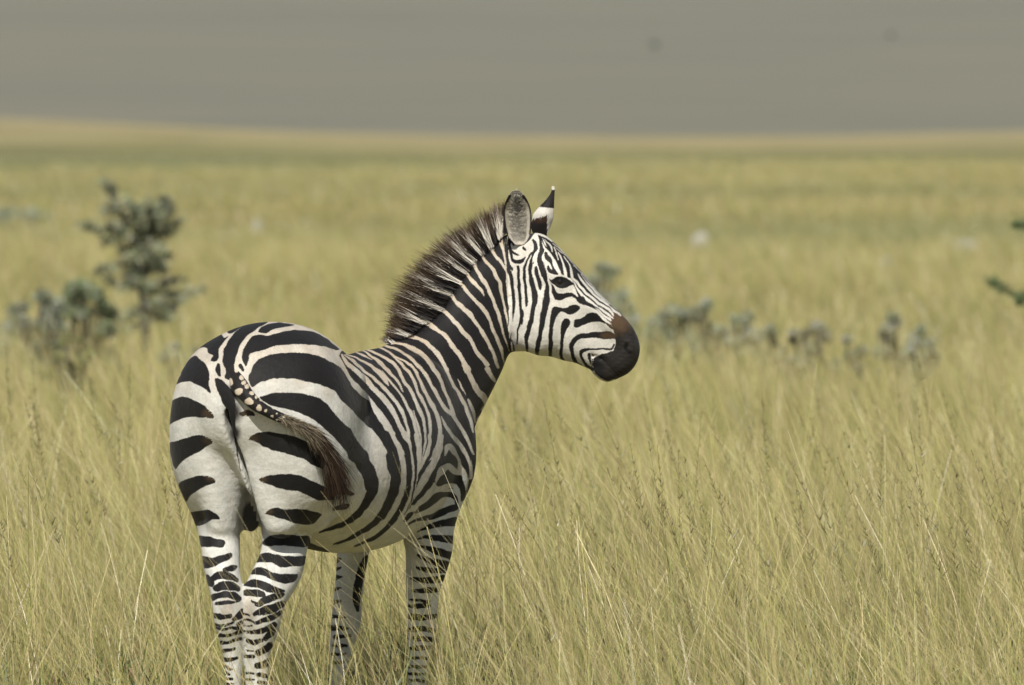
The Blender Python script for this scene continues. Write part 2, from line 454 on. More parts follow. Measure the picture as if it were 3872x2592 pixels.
K('C', (0,), '''1440,550,54 1475,610,52 1502,655,24
1240,510,52 1282,590,60 1322,670,62 1362,740,72 1412,795,80 1432,850,60 1400,900,36
1192,640,8 1208,670,16 1228,715,20 1252,768,6
970,370,45 1030,440,50 1075,520,45 1112,600,34 1152,690,40 1202,762,42 1242,842,46 1272,912,42 1302,1000,42 1322,1085,22
1276,810,20 1300,860,42 1322,920,38 1332,960,28 1337,1005,12
720,340,30 800,382,40 880,424,46 950,492,50 1002,572,50 1042,642,46 1072,722,42 1102,792,38 1132,862,42 1142,922,62 1162,962,50 1212,1042,42 1252,1112,42 1292,1192,36 1322,1275,18
565,352,26 650,376,26 722,412,30 792,462,36 852,522,42 912,592,42 952,662,42 992,732,42 1032,802,42 1072,872,46 1132,935,40
1048,955,12 1082,1022,36 1132,1102,42 1192,1172,52 1252,1262,46 1290,1342,42 1305,1430,32 1295,1500,30
545,372,10 600,402,22 650,440,20 722,476,22 792,522,30 840,582,36 870,652,36 902,722,40 942,802,46 982,872,46 1016,952,46 1036,1032,46 1040,1105,52 1028,1180,62 1002,1262,74 968,1345,66 925,1430,60 872,1520,56 850,1570,60
455,350,8 540,372,16 640,440,16 692,490,30 762,562,36 802,622,36 832,682,32 852,752,32 892,822,36 922,892,36 946,952,36 956,1042,36 956,1112,28 958,1190,24 925,1270,24 880,1370,30 850,1470,30
390,378,18 480,410,25 560,450,30 632,492,40 682,552,40 712,612,36 752,682,42 802,752,42 832,822,46 866,902,46 896,972,42 911,1062,36 924,1152,24 905,1260,12
270,402,12 380,398,16 452,440,26 522,490,40 592,560,42 652,622,32 702,692,26 732,748,6
330,412,10 400,440,20 462,472,6
548,566,6 602,640,20 662,710,22 722,790,28 762,870,36 800,940,42 826,1020,42 846,1100,38 862,1200,34 872,1280,22
814,905,8 846,1010,22 866,1090,24 880,1180,16 885,1290,6
240,424,10 340,462,20 432,512,32 502,562,52 562,622,64 605,692,14
225,428,12 320,498,32 402,572,32 472,622,36 542,692,42 602,752,42 652,812,42 702,882,42 732,952,38 758,1035,28 775,1120,40
205,428,18 252,500,52 322,562,56 402,632,62 482,722,62 562,802,66 622,882,62 672,972,56 712,1062,56 752,1115,62 778,1175,46 797,1255,30 807,1335,26 812,1450,26 817,1575,26''', 0, fat=.69)
K('C', (0,), '''-80,390,70 0,398,78 80,410,80 150,452,80 192,512,62 228,572,60 270,642,54 340,722,72 420,802,62 482,882,62 552,972,66 612,1072,72 662,1162,66 702,1242,56 727,1332,56 737,1420,60 732,1500,60 722,1575,56
-80,735,125 0,742,120 80,752,112 140,802,102 172,872,112 232,952,132 292,1042,122 352,1112,132 422,1172,142 482,1252,152 532,1332,152 562,1420,152 562,1500,142 545,1590,140''', 0, fat=.88)
# shoulder chevrons
K('J', (0, 4), '''335,-20,46 328,60,50 305,130,54 275,195,48 245,250,48 210,310,54 175,370,48 140,440,28
370,120,14 380,70,34 400,55,42 430,90,42 455,140,36 472,200,40 502,250,42 520,310,38 520,370,28 505,425,12
300,330,36 305,290,48 330,250,54 370,210,48 400,206,42 440,240,42 485,250,40
300,330,40 285,360,50 250,400,50 200,450,40 150,490,34 120,512,16
295,360,30 330,372,42 380,352,36 430,346,36 460,376,40 475,430,36 470,490,28 455,545,12''', 0)
K('J', (0, 4), '''382,142,26 410,136,48 440,166,46 452,198,26
320,335,34 360,300,68 410,290,64 460,302,58 490,350,48 500,400,38 490,455,14
165,305,18 200,262,38 240,225,46 275,195,30
130,480,22 180,430,42 230,380,54 272,330,60
145,545,12 190,515,38 250,480,48 300,432,58 360,410,38 420,415,38 448,450,28 450,500,16
75,600,30 110,560,34 140,538,8
90,640,12 140,605,20 200,590,28 270,575,40 330,550,48 390,520,48 445,505,46
165,685,8 220,660,26 290,635,46 360,620,52 450,610,66
170,740,10 220,722,26 290,730,46 360,736,54 445,746,62
165,790,14 210,796,24 270,816,46 330,836,56 410,862,60
550,320,26 528,400,24 500,455,12''')

# rump
P_('A', TRUNK, '''320,390 380,310 460,252 502,242 540,265 560,285 590,278 545,330 515,380 508,415 512,455 490,485 455,490 440,470 462,436 420,415 405,377 370,368
575,205 640,180 745,158 690,200 645,238 602,252 580,240
140,685 180,600 220,520 270,460 308,440 350,465 402,520 427,590 425,680 442,752 400,732 340,690 280,665 220,658 180,668
70,1030 85,930 103,840 140,800 200,786 270,800 350,840 412,880 452,920 467,962 430,972 360,965 290,955 210,970 140,995
85,1190 160,1160 250,1130 332,1110 400,1123 452,1150 457,1182 402,1212 342,1250 260,1292 200,1332 140,1400 105,1300
700,188 780,158 860,148 930,152 860,192 792,242 742,277 702,332 672,392 655,450 640,510 645,560 652,622 600,642 555,620 570,590 565,550 545,510 540,470 550,380 580,330 622,270
842,230 880,190 960,164 1060,160 1150,178 1082,192 1000,206 940,232 900,248 860,245
705,430 727,370 762,310 802,270 850,260 930,268 1000,247 1080,232 1170,220 1270,228 1370,260 1460,320 1530,385 1495,392 1420,365 1330,350 1210,340 1110,345 1000,355 930,375 860,402 800,412 767,432 762,482 740,527 715,492
758,642 775,580 812,500 862,460 940,430 1060,415 1180,412 1300,425 1400,460 1500,512 1562,562 1602,632 1642,702 1722,782 1800,850 1840,1060 1740,1010 1680,950 1610,870 1540,810 1500,752 1440,712 1350,680 1240,655 1130,635 1020,630 930,645 850,672 790,707
855,795 900,775 960,758 1060,750 1180,755 1290,775 1380,810 1445,865 1492,935 1547,992 1627,1062 1677,1152 1746,1242 1796,1332 1836,1420 1850,1575 1752,1575 1734,1440 1684,1372 1614,1312 1574,1232 1514,1162 1430,1082 1340,1002 1240,942 1120,902 1000,872 920,847
763,1162 780,1115 850,1090 920,1085 1020,1095 1110,1115 1200,1140 1300,1202 1402,1292 1442,1402 1410,1407 1320,1372 1240,1322 1160,1290 1060,1262 960,1237 890,1212 850,1182 802,1167''')
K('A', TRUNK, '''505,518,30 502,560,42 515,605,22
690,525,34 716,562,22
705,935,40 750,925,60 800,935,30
495,645,40 535,705,92 580,785,116 608,870,84 622,960,50 640,1060,32 655,1170,18 672,1300,10 695,1420,5''')  # last stroke: dark skin and hair of the cleft, with crease shade painted in
# left hind leg
P_('B', LH, '''140,150 190,120 250,100 320,92 370,100 402,125 387,150 332,165 280,195 230,225 190,275 160,210
220,352 290,340 345,332 385,350 422,375 430,402 380,402 350,420 320,437 262,445 235,400
270,518 340,518 400,535 460,545 467,580 442,602 380,594 270,590
290,657 370,670 430,655 502,634 520,655 502,680 440,707 380,737 300,737''')
K('B', LH, '''468,757,30 520,742,36 547,732,14''', fat=1.2)
K('L', LH, '''8,85,30 32,125,44 42,152,16
50,95,34 105,70,46 170,80,44 228,106,28
70,170,36 120,152,50 180,152,52 235,172,38
50,240,36 90,222,38 150,216,42 210,226,42 248,247,28
75,287,18 130,277,24 190,272,20 242,266,12
45,365,26 90,381,34 130,386,28 180,376,22
210,402,28 250,372,42 268,335,22
65,440,16 110,451,20 160,441,16 200,426,14
235,442,20 268,425,22
75,466,16 120,479,16 190,466,18 250,470,26
95,520,28 150,526,20 190,516,18 262,492,26
105,578,24 160,576,20 205,561,18 258,546,20
125,640,28 170,633,20 210,622,18
130,700,28 180,706,28 230,690,20
140,745,10 170,771,16 195,776,10
140,800,22 168,816,18
140,850,18 195,850,14
145,886,16 205,886,12''', fat=1.32)

# right hind leg
P_('B', RH, '''703,125 740,95 830,84 940,82 1030,104 1110,143 1180,173 1240,200 1240,258 1180,268 1120,266 1060,237 980,202 900,196 820,170 760,150
748,362 780,325 830,316 880,330 960,324 1040,334 1150,360 1120,402 1080,437 1010,437 940,422 870,397 800,376
728,572 740,545 810,508 900,506 1000,514 1060,518 1050,594 940,590 850,586 760,587
680,700 715,645 780,638 880,655 960,660 1040,660 1020,727 940,730 860,737 800,707 740,700
645,787 680,738 740,743 810,773 880,785 980,785 950,842 870,850 790,822 720,793
595,868 650,823 720,828 800,863 890,900 880,917 780,917 700,882''')
K('B', RH, '''1240,200,60 1290,190,60 1340,215,40 1370,222,20
1240,325,30 1300,312,44 1338,300,22''')
K('L', RH, '''278,202,28 320,202,42 380,206,48 420,216,38 446,227,8
340,268,14 390,281,18 430,263,46 490,241,46 545,226,38 575,214,20
370,296,14 400,301,12 432,285,8
365,362,26 420,341,48 480,326,56 530,306,48 575,284,40
380,427,26 440,406,38 500,386,38 555,352,30
282,360,14 325,376,12
282,405,14 340,411,16 366,440,6
285,450,10 345,451,12
285,495,20 340,499,20 400,491,34 450,476,38 510,442,36
310,562,28 360,576,34 410,561,26
440,548,30 472,520,42 500,485,42
295,635,12 355,641,10
390,652,42 430,636,44 475,598,46
290,680,20 355,681,22
380,752,34 430,741,44 475,716,42
300,805,14 355,806,12
390,816,30 440,826,30 475,830,22
290,851,14 355,856,12
390,872,22 470,882,22''', fat=1.22)
# belly
K('D', (0,), '''495,-40,100 515,20,96 548,75,92 570,130,86 577,185,72 555,240,62 512,312,46 470,362,46 422,402,36 362,437,30 290,462,25 205,492,14
712,-40,80 722,20,82 745,100,82 735,190,80 702,270,72 662,342,56 602,412,42 540,462,32 470,502,28 400,542,20 300,577,10
797,-30,50 805,20,50 828,70,52 836,140,52 812,232,42 782,312,42 732,392,36 672,462,30 602,522,25 540,552,20 450,592,10
850,-40,24 865,10,28 878,80,32 882,150,32 862,242,32 832,312,28
100,590,60 150,600,50 230,630,40 280,640,14''', fat=1.12)
K('D', (0, 4), '''985,0,30 930,70,30 890,130,12''')
K('R', RF, '''145,70,14 200,95,26 260,115,38 335,136,44
140,145,16 190,160,26 250,165,26 320,160,36
105,215,14 160,225,26 230,226,36 310,215,32
115,295,16 160,295,22 230,290,30 285,290,22
95,350,10 150,355,16 215,365,18
90,390,16 150,392,26 215,385,22
65,460,22 130,460,32 190,465,32 270,455,24
80,545,22 130,540,26 190,535,24 240,550,26
125,598,32 170,600,28 230,605,24
85,660,10 140,660,28 215,655,22
65,730,14 140,722,16 215,725,16
65,778,18 130,778,16 215,780,14
65,820,12 150,825,16 210,825,14
95,865,18 180,868,16''', fat=1.3)
K('D', LF, '''315,692,32 348,678,8
310,752,24 355,738,6
305,812,32 360,803,8
305,892,22 352,884,8
540,690,50 500,760,44 475,850,40 462,950,40 470,1040,16
290,987,32 345,974,14
270,1080,22 380,1090,12
270,1165,28 350,1166,26 400,1170,10
310,1230,22 420,1218,15
300,1290,16 390,1290,14
290,1350,14 380,1350,14
290,1410,14 370,1410,12''', fat=1.5)  # the long upright stroke also paints in shade on the leg's right side

# girth, where the flank stripes run down behind the elbow
K('T', (0, 4), '''100,0,52 150,90,52 195,180,54 225,270,56 240,360,58 242,450,60 235,550,60 205,650,64 160,740,64 100,820,66 40,890,66
240,0,46 270,60,52 300,120,36 320,200,26 338,300,24 345,400,22 340,500,26 328,600,28 305,680,34 280,750,36 240,820,36 200,890,38
375,470,8 368,560,16 352,640,18 332,700,16 292,800,10 255,870,8
365,10,28 380,90,34 390,170,34 400,240,44 410,300,48 400,370,36 388,440,20 380,500,12
400,40,14 418,120,22 420,200,24 425,260,20
470,20,20 470,110,22 455,190,20 440,260,20
515,20,28 515,120,38 495,190,44 465,260,44 440,320,28
620,20,42 620,120,44 600,200,50 570,280,50 535,350,58 490,420,66 450,490,66 410,560,56 380,630,38 352,690,14
560,540,48 520,600,54 460,660,48 410,720,46 360,780,36''', 0)
K('T', (0, 4), '''30,20,118 90,120,108 130,220,108 155,330,108 160,430,106 155,530,102 130,640,98 90,740,88 40,830,78 0,890,76
180,20,58 230,90,58 270,150,64 290,230,58 298,330,52 300,450,48 295,550,48 280,650,44 255,720,42 220,790,42 170,870,42
325,0,40 345,80,34 358,160,32 366,260,28 372,360,28 368,440,26 358,540,20 345,620,18 320,720,14 290,790,10 250,860,10
445,0,20 445,120,20 438,235,8
490,0,12 488,100,12 470,180,10 450,250,5
395,490,12 420,430,42 450,380,42 480,340,36 500,290,28 535,205,14
345,732,12 400,680,42 450,620,50 500,560,50 540,500,58 560,440,58 580,390,42 620,330,50 660,280,56''')

# head
K('F', NECKHEAD, '''-10,560,30 15,650,40 33,740,14
5,890,40 24,1000,70 35,1150,72 42,1300,84 60,1500,92 70,1560,78 107,1772,42 123,1943,26 118,2136,10
92,190,28 70,330,42 70,450,62 95,600,56 115,750,72 132,900,92 170,1000,102 197,1120,82 212,1300,74 235,1500,72 241,1640,66 232,1800,48 230,1900,30 215,2000,8
150,800,30 200,880,52 218,925,8''')
K('G', NECKHEAD, '''5,350,30 20,550,40 30,720,50 60,850,50 100,980,46 130,1080,46 165,1200,42 180,1290,34
180,840,6 170,930,20 205,1050,26 225,1180,44
10,980,30 30,1080,52 50,1200,62 60,1320,62 65,1440,42''')
K('F', HEAD_, '''140,250,20 145,380,40 165,500,62 185,600,52 215,690,52 290,730,70 390,725,70 450,680,46 492,615,10
190,510,60 240,550,40 320,575,30 350,590,6
325,840,54 335,950,52 340,1100,56 350,1250,52 365,1400,52 375,1560,54 385,1780,52 406,1960,68 405,2030,52
640,520,24 590,580,36 540,680,32 490,780,42 465,880,48 462,1000,52 475,1150,56 490,1300,58 504,1450,56 508,1560,54 511,1640,34 504,1690,6
650,280,46 692,330,62 705,400,80 690,480,70 650,570,40 617,680,34 602,760,60 590,850,76 586,950,66 600,1080,72 630,1200,82 660,1320,96 686,1440,110 684,1540,104 668,1640,90 637,1780,86 611,1940,86
665,735,14 600,790,40
705,840,36 711,920,62 736,1020,72 771,1130,76 796,1220,62 806,1300,42 811,1338,6
770,190,40 812,290,62 840,420,90 830,500,90 792,600,80 787,700,102 811,780,122 841,880,112 876,980,102 906,1080,72 931,1180,62 946,1280,72 937,1400,96 926,1540,116 912,1640,112 889,1760,108 864,1880,104
440,440,50 490,470,40
190,300,30 240,360,50''', fat=1.22)
K('G', HEAD_, '''378,400,62 385,470,82 356,600,46 325,700,36 300,800,36 290,920,36 290,1045,26
595,400,82 570,550,82 540,680,82 510,780,78 480,900,82 465,1000,58 485,1100,46 492,1220,36
805,450,102 790,600,88 765,750,78 740,900,72 715,1020,78 690,1130,78 690,1230,62 700,1290,42''', fat=1.2)
P_('F', HEAD_, '''885,545 915,522 945,535 965,585 1030,640 1055,700 1065,760 1100,850 1150,940 1190,1000 1130,1012 1040,990 980,955 940,895 938,840 965,812 1000,850 1040,910 1055,905 1040,840 1000,780 950,730 900,650 885,590
760,165 840,195 960,245 1120,350 1270,470 1420,610 1700,860 1700,1100 1440,1080 1380,1060 1290,1012 1250,1000 1210,900 1150,770 1060,620 960,500 900,420 850,300 800,260
990,1100 1040,1108 1110,1065 1200,1043 1310,1050 1360,1080 1420,1120 1525,1197 1480,1227 1400,1257 1330,1292 1260,1302 1180,1282 1110,1232 1040,1172''')
P_('H', HEAD_, '''60,0 230,20 350,150 470,320 670,550 860,740 1040,895 1220,1070 1000,1120 930,1190 880,1165 830,1112 760,1062 700,1002 650,942 590,897 470,847 370,802 270,782 215,722 180,662 250,642 210,520 150,420 180,390 100,290 100,150
152,1200 160,1135 205,1090 300,1070 365,1035 430,975 520,957 600,975 670,1030 740,1110 830,1165 900,1200 960,1290 880,1262 820,1200 790,1175 720,1160 640,1145 560,1145 460,1160 370,1190 300,1220 250,1255 205,1260 165,1240''')
K('F', HEAD_, '''830,300,15 870,385,35 905,450,52 950,500,52 1000,560,56 1050,640,60 1100,730,80 1150,830,82 1190,930,72 1235,1005,44
845,240,14 890,320,40 942,415,8
900,265,14 970,330,26 1020,420,36 1058,508,16
1080,430,18 1130,510,30 1155,600,30 1178,692,18
1180,530,14 1230,620,40 1270,720,46 1300,830,52 1325,940,82 1338,1035,90
1300,620,14 1360,690,20 1420,800,32 1455,900,52 1475,1000,52 1487,1095,48
1050,350,18 1200,440,22 1320,560,22 1450,680,18 1568,800,18
1100,420,8 1250,530,14 1400,660,10 1568,850,10
870,180,30 950,220,20 1050,310,18''', 0, fat=.78)
K('H', HEAD_, '''75,50,14 100,120,40 120,200,52 130,275,48 160,310,50 230,370,52 290,450,56 370,540,62 460,620,56 560,700,62 660,780,62 760,840,52 850,900,56 910,950,60 945,1015,34
95,300,24 170,370,22 192,430,40 250,530,52 330,620,62 430,700,62 520,770,56 620,832,36
585,860,12 650,910,32 720,990,42 780,1040,52 850,1080,52 910,1145,26
640,848,28 720,900,52 800,970,56 880,1030,52 940,1072,18
235,190,14 285,280,46 350,360,46 430,460,52 530,570,56 640,670,52 740,740,46 832,812,38
850,832,18 930,890,42 1000,950,46 1060,1000,42 1088,1048,12
300,200,14 380,310,16 460,410,36 560,520,42 680,640,36 800,750,26 850,800,10
150,30,8 260,120,12 350,220,12 450,340,14 560,470,16 700,620,16 850,760,18 1000,890,18 1100,985,16 1160,1050,8''', 0, fat=.84)
K('H', HEAD_, '''160,420,10 200,500,20 240,580,32 265,640,42''')
P_('G', HEAD_, '''980,0 1045,0 1090,48 1160,60 1240,42 1310,32 1385,45 1450,90 1508,138 1600,110 1680,250 1600,290 1510,240 1462,190 1415,138 1350,118 1290,135 1230,160 1160,182 1080,188 1040,175 1010,110
955,480 960,400 985,340 1030,308 1080,312 1130,330 1200,338 1260,335 1320,310 1380,285 1430,275 1490,290 1537,340 1510,385 1460,420 1400,455 1340,468 1290,460 1240,435 1180,420 1130,440 1090,480 1060,530 1035,600 1020,680 1005,780 995,900 995,1000 995,1100 985,1200 965,1310 910,1310 915,1150 910,1000 910,850 925,700 940,580
1250,548 1300,555 1330,590 1338,650 1325,690 1280,750 1245,830 1220,900 1205,980 1200,1080 1190,1150 1190,1230 1210,1320 1260,1410 1200,1400 1140,1360 1125,1230 1135,1100 1145,960 1145,840 1155,720 1180,630 1215,570''')
K('F', HEAD_, '''1030,1185,10 1062,1265,50 1085,1370,90''')
K('I', HEAD_, '''940,480,100 850,462,156 740,465,140 560,455,130 400,470,110 260,490,100 165,560,100 112,650,86 115,760,82 130,860,76 170,950,80 230,1022,60 310,1055,26
950,650,40 900,735,40 800,735,36 650,735,40 500,735,46 400,742,60 320,775,80 295,850,62 320,930,62 360,1000,52 410,1060,62 470,1112,70 530,1142,50
455,845,56 470,930,60 482,1000,30 487,1035,8
490,830,12 540,862,20
525,930,24 520,1000,24 512,1090,30 545,1140,60''')
P_('I', HEAD_, '''1000,90 1100,90 1190,120 1290,225 1390,375 1480,515 1530,720 1500,870 1420,1020 1350,1150 1220,1310 1080,1340 950,1340 840,1370 720,1330 600,1240 550,1130 525,1060 545,960 570,900 640,862 720,832 800,812 880,782 930,770 965,690 985,580 960,520 950,440 930,330 900,240 880,200 940,150''')

def chaikin(P, closed):
    if closed: return smooth_poly(P, 3)
    n = 4 if len(P) > 2 else 1
    S = catmull(P, n); S[:, 2] = np.clip(S[:, 2], .2, None)
    return S

PREP = [(np.array(a), c, k, chaikin(P, k == 'p')) for a, c, k, P in MARKS]

def coat(px, py, lab):
    """signed distance (photograph pixels) into the dark part of the coat; positive is dark"""
    val = np.full(len(px), -40.0)
    for areas, col, kind, P in PREP:
        m0 = 22.0 + (P[:, 2].max() if kind == 's' else 0)
        lo = P[:, :2].min(0) - m0; hi = P[:, :2].max(0) + m0
        i = np.flatnonzero((px > lo[0]) & (px < hi[0]) & (py > lo[1]) & (py < hi[1]) & np.isin(lab, areas))
        if not len(i): continue
        x, y = px[i], py[i]
        if kind == 'p':
            d = -poly_sd(P, x, y)
        else:
            d = np.full(len(i), -1e3)
            for (x0, y0, r0), (x1, y1, r1) in zip(P[:-1], P[1:]):
                ex, ey = x1 - x0, y1 - y0
                t = np.clip(((x - x0) * ex + (y - y0) * ey) / (ex * ex + ey * ey + 1e-9), 0, 1)
                d = np.maximum(d, r0 + (r1 - r0) * t - np.hypot(x - x0 - t * ex, y - y0 - t * ey))
        val[i] = np.maximum(val[i], d) if col else np.minimum(val[i], -d)
    return np.clip(val, -25, 25)
# ------------------------------------------------------------------ zebra: body mesh with coat, ears, tail, eyes, mane
rng = np.random.default_rng(7)
tmp_me = mesh_np('tmp', BV, [BQ])
tmp_o = link('tmp', tmp_me)
sm = tmp_o.modifiers.new('smooth', 'SMOOTH'); sm.factor = 0.4; sm.iterations = 1
ss = tmp_o.modifiers.new('sub', 'SUBSURF'); ss.levels = 2
dg = bpy.context.evaluated_depsgraph_get()
ev = tmp_o.evaluated_get(dg)
em = ev.to_mesh()
nv = len(em.vertices)
V = np.empty(nv * 3, np.float32); em.vertices.foreach_get('co', V); V = V.reshape(-1, 3).astype(float)
NL = np.empty(nv * 3, np.float32); em.vertices.foreach_get('normal', NL); NL = NL.reshape(-1, 3).astype(float)
Qf = np.empty(len(em.polygons) * 4, np.int32); em.polygons.foreach_get('vertices', Qf); Qf = Qf.reshape(-1, 4)
ev.to_mesh_clear()
bpy.data.objects.remove(tmp_o); bpy.data.meshes.remove(tmp_me)

gi = np.clip(np.round((V - GMIN) / H).astype(int), 0, GN - 1)
VL = label[tuple(gi.T)]
PX, PY = project(V)
# small irregularity along the stripe edges, as hair makes
def wob(x, y, s, seed):
    r = np.random.default_rng(seed)
    o = 0
    for _ in range(5):
        a, p = r.uniform(0, 2 * math.pi, 2); f = r.uniform(.6, 1.5) / s
        o = o + np.sin((x * math.cos(a) + y * math.sin(a)) * f * 2 * math.pi + p)
    return o / 5
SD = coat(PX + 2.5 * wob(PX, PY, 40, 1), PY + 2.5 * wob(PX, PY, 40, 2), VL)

def soft(a, b, x):
    t = np.clip((x - a) / (b - a), 0, 1)
    return t * t * (3 - 2 * t)

# pale coat colour: tan along the back, neck and croup, cream on the head, white on the buttocks and legs
white = np.array([.71, .71, .665]); tan = np.array([.54, .455, .345]); cream = np.array([.755, .715, .635])
Nup = NL[:, 2]
tanw = soft(.86, 1.2, V[:, 2]) * soft(-.2, .8, Nup + .25 * wob(PX, PY, 120, 3)) * (VL != 5) * (1 - .35 * soft(1350, 1200, PX))
neckw = soft(1480, 1600, PX) * (VL == 0) * soft(1750, 1450, PY)
tanw = np.clip(np.maximum(tanw, neckw * .75) + .12 * wob(PX, PY, 60, 5) * (VL == 0), 0, 1)
flank = soft(1280, 1520, PX) * (VL == 0) * soft(2050, 1800, PY) * .45
tanw = np.maximum(tanw, flank)
headw = (VL == 5) * (.6 + .3 * soft(1100, 950, PY))
PALE = white * (1 - tanw[:, None]) + tan * tanw[:, None]
PALE = PALE * (1 - headw[:, None]) + cream * headw[:, None]
hockw = soft(2220, 2290, PY) * soft(2400, 2330, PY) * ((VL == 1) | (VL == 2)) * .6 * soft(40, 10, np.minimum(np.abs(PX - 860), np.abs(PX - 940)))
PALE = PALE * (1 - hockw[:, None]) + np.array([.36, .29, .2]) * hockw[:, None]
# dark coat colour: black, browner at the nose and at the inner ends of the buttock stripes
DARK = np.tile(np.array([.0125, .0115, .0115]), (nv, 1))
rr = np.hypot((PX - 2338) / 62, (PY - 1212) / 58) + .12 * wob(PX, PY, 26, 41)
brown = soft(1.25, .35, rr) * (VL == 5) * soft(2262, 2300, PX)
brown = np.maximum(brown, .8 * soft(1.3, .5, np.hypot((PX - 2302) / 34, (PY - 1268) / 17)) * (VL == 5))
browner = np.clip(brown, 0, 1)[:, None]
muz = soft(2262, 2300, PX) * soft(1300, 1345, PY + (PX - 2262) * .55) * (VL == 5)
DARK = DARK * (1 - muz[:, None]) + np.array([.023, .020, .018]) * (1 + .5 * wob(PX, PY, 14, 43))[:, None] * muz[:, None]
DARK = DARK * (1 - browner) + np.array([.105, .066, .036]) * browner
nst = np.full(nv, 1e9)
for (x0_, y0_), (x1_, y1_) in (((1195, 640), (1175, 700)), ((1175, 700), (1205, 760)), ((1205, 760), (1265, 800))):
    a0 = np.array([2140 + x0_ / 5.2267, 1180 + y0_ / 5.2267]); a1 = np.array([2140 + x1_ / 5.2267, 1180 + y1_ / 5.2267])
    e_ = a1 - a0; t_ = np.clip(((PX - a0[0]) * e_[0] + (PY - a0[1]) * e_[1]) / e_.dot(e_), 0, 1)
    nst = np.minimum(nst, np.hypot(PX - a0[0] - t_ * e_[0], PY - a0[1] - t_ * e_[1]))
nm = soft(9, 4.5, nst) * (VL == 5)
DARK = DARK * (1 - .88 * nm[:, None])
lipx = np.array([(680, 870), (760, 960), (850, 1055), (950, 1160), (1040, 1245)]) / 5.2267 + [2140, 1180]
lip = np.interp(PX, lipx[:, 0], lipx[:, 1])
lm = soft(4.5, 1.0, np.abs(PY - lip)) * (PX > lipx[0, 0]) * (PX < lipx[-1, 0]) * (VL == 5)
DARK = DARK * (1 - .8 * lm[:, None])
rim = np.zeros(nv)
for bx, by, br in ((790, 1565, 26), (795, 1665, 26), (800, 1805, 22), (950, 1660, 28), (985, 1810, 26), (1015, 1935, 18), (926, 1562, 20)):
    rim = np.maximum(rim, soft(br * 1.5, br * .4, np.hypot(PX - bx, (PY - by) * 1.3)))
fleck = (wob(PX, PY, 9, 11) + wob(PX, PY, 6, 12)) * rim
SD = SD - 7 * np.clip(fleck + .1, 0, None) * (rim > .05)
DARK = DARK * (1 - .6 * rim[:, None]) + np.array([.085, .055, .03]) * .6 * rim[:, None]

# groin and inner thighs: bare dark skin fading in
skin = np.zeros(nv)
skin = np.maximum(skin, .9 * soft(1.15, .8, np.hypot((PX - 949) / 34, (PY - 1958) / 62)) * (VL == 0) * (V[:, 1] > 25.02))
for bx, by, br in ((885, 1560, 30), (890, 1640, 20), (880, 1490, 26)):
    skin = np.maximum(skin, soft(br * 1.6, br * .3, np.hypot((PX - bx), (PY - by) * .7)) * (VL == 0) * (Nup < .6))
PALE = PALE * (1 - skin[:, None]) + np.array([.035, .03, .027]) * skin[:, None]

verts = [V]; quads = [Qf]; sds = [SD]; pales = [PALE]; darks = [DARK]; nver = nv

# front-surface depth at a photograph pixel
cell = 8
front = {}
ok = NL[:, 1] < .1
cxs = (PX[ok] // cell).astype(int); cys = (PY[ok] // cell).astype(int)
key = cxs * 100000 + cys
order = np.lexsort((V[ok][:, 1], key))
ku, ki = np.unique(key[order], return_index=True)
front = dict(zip(ku.tolist(), V[ok][order][ki][:, 1].tolist()))
def surf_y(px, py):
    best = None
    for r in range(0, 6):
        c = [front.get((int(px // cell) + i) * 100000 + int(py // cell) + j) for i in range(-r, r + 1) for j in range(-r, r + 1)]
        c = [v for v in c if v is not None]
        if c: return min(c)
    return 25.0

def add_shell(vv, qq, sd, pale, dark):
    global nver
    verts.append(vv); quads.append(np.asarray(qq) + nver); sds.append(sd); pales.append(pale); darks.append(dark); nver += len(vv)

# ---- tail dock
TP = [(640, 585, 92), (680, 690, 150), (745, 775, 128), (820, 850, 112), (900, 900, 96), (1000, 950, 90), (1120, 1000, 84), (1240, 1050, 74), (1340, 1120, 64), (1420, 1210, 56), (1460, 1300, 40)]
offs = [-.012, .012, .03, .036, .036, .034, .032, .032, .034, .036, .036]
tp = []
for (x, y, w), o_ in zip(TP, offs):
    sx, sy = 600 + x / 2.24, 1150 + y / 2.24
    d = surf_y(sx, sy) - o_
    tp.append(np.r_[at(sx, sy, d), w / 2.24 / 2 / FPX * d])
tp = np.array(tp)
for _ in range(2):
    tp[1:-1, 1] = (tp[:-2, 1] + tp[1:-1, 1] * 2 + tp[2:, 1]) / 4
tp = catmull(tp, 10)
TAIL = tp
nr, ns = len(tp), 40
T = np.gradient(tp[:, :3], axis=0); T /= np.linalg.norm(T, axis=1)[:, None]
Nn = np.cross(T, np.array([0, -1.0, 0])); Nn /= np.linalg.norm(Nn, axis=1)[:, None]
Bn = np.cross(T, Nn)
th = np.linspace(0, 2 * math.pi, ns, endpoint=False)
tv = (tp[:, None, :3] + tp[:, None, 3:4] * (np.cos(th)[None, :, None] * Nn[:, None] + .8 * np.sin(th)[None, :, None] * Bn[:, None])).reshape(-1, 3)
ii, jj = np.meshgrid(np.arange(nr - 1), np.arange(ns), indexing='ij')
tq = np.stack([ii * ns + jj, ii * ns + (jj + 1) % ns, (ii + 1) * ns + (jj + 1) % ns, (ii + 1) * ns + jj], -1).reshape(-1, 4)
tx, ty = project(tv)
tsd = np.full(len(tv), 12.0)
SPOTS = '''605,662,64 678,742,74 765,826,78 850,882,60 905,905,30 700,625,46 722,668,44 748,700,46 790,755,44 825,790,30 868,812,30 930,850,24 545,560,40 660,560,46
970,880,26 1000,930,20 960,950,26 1040,900,26 1060,960,26 1110,910,22 1130,990,24 1000,985,22'''
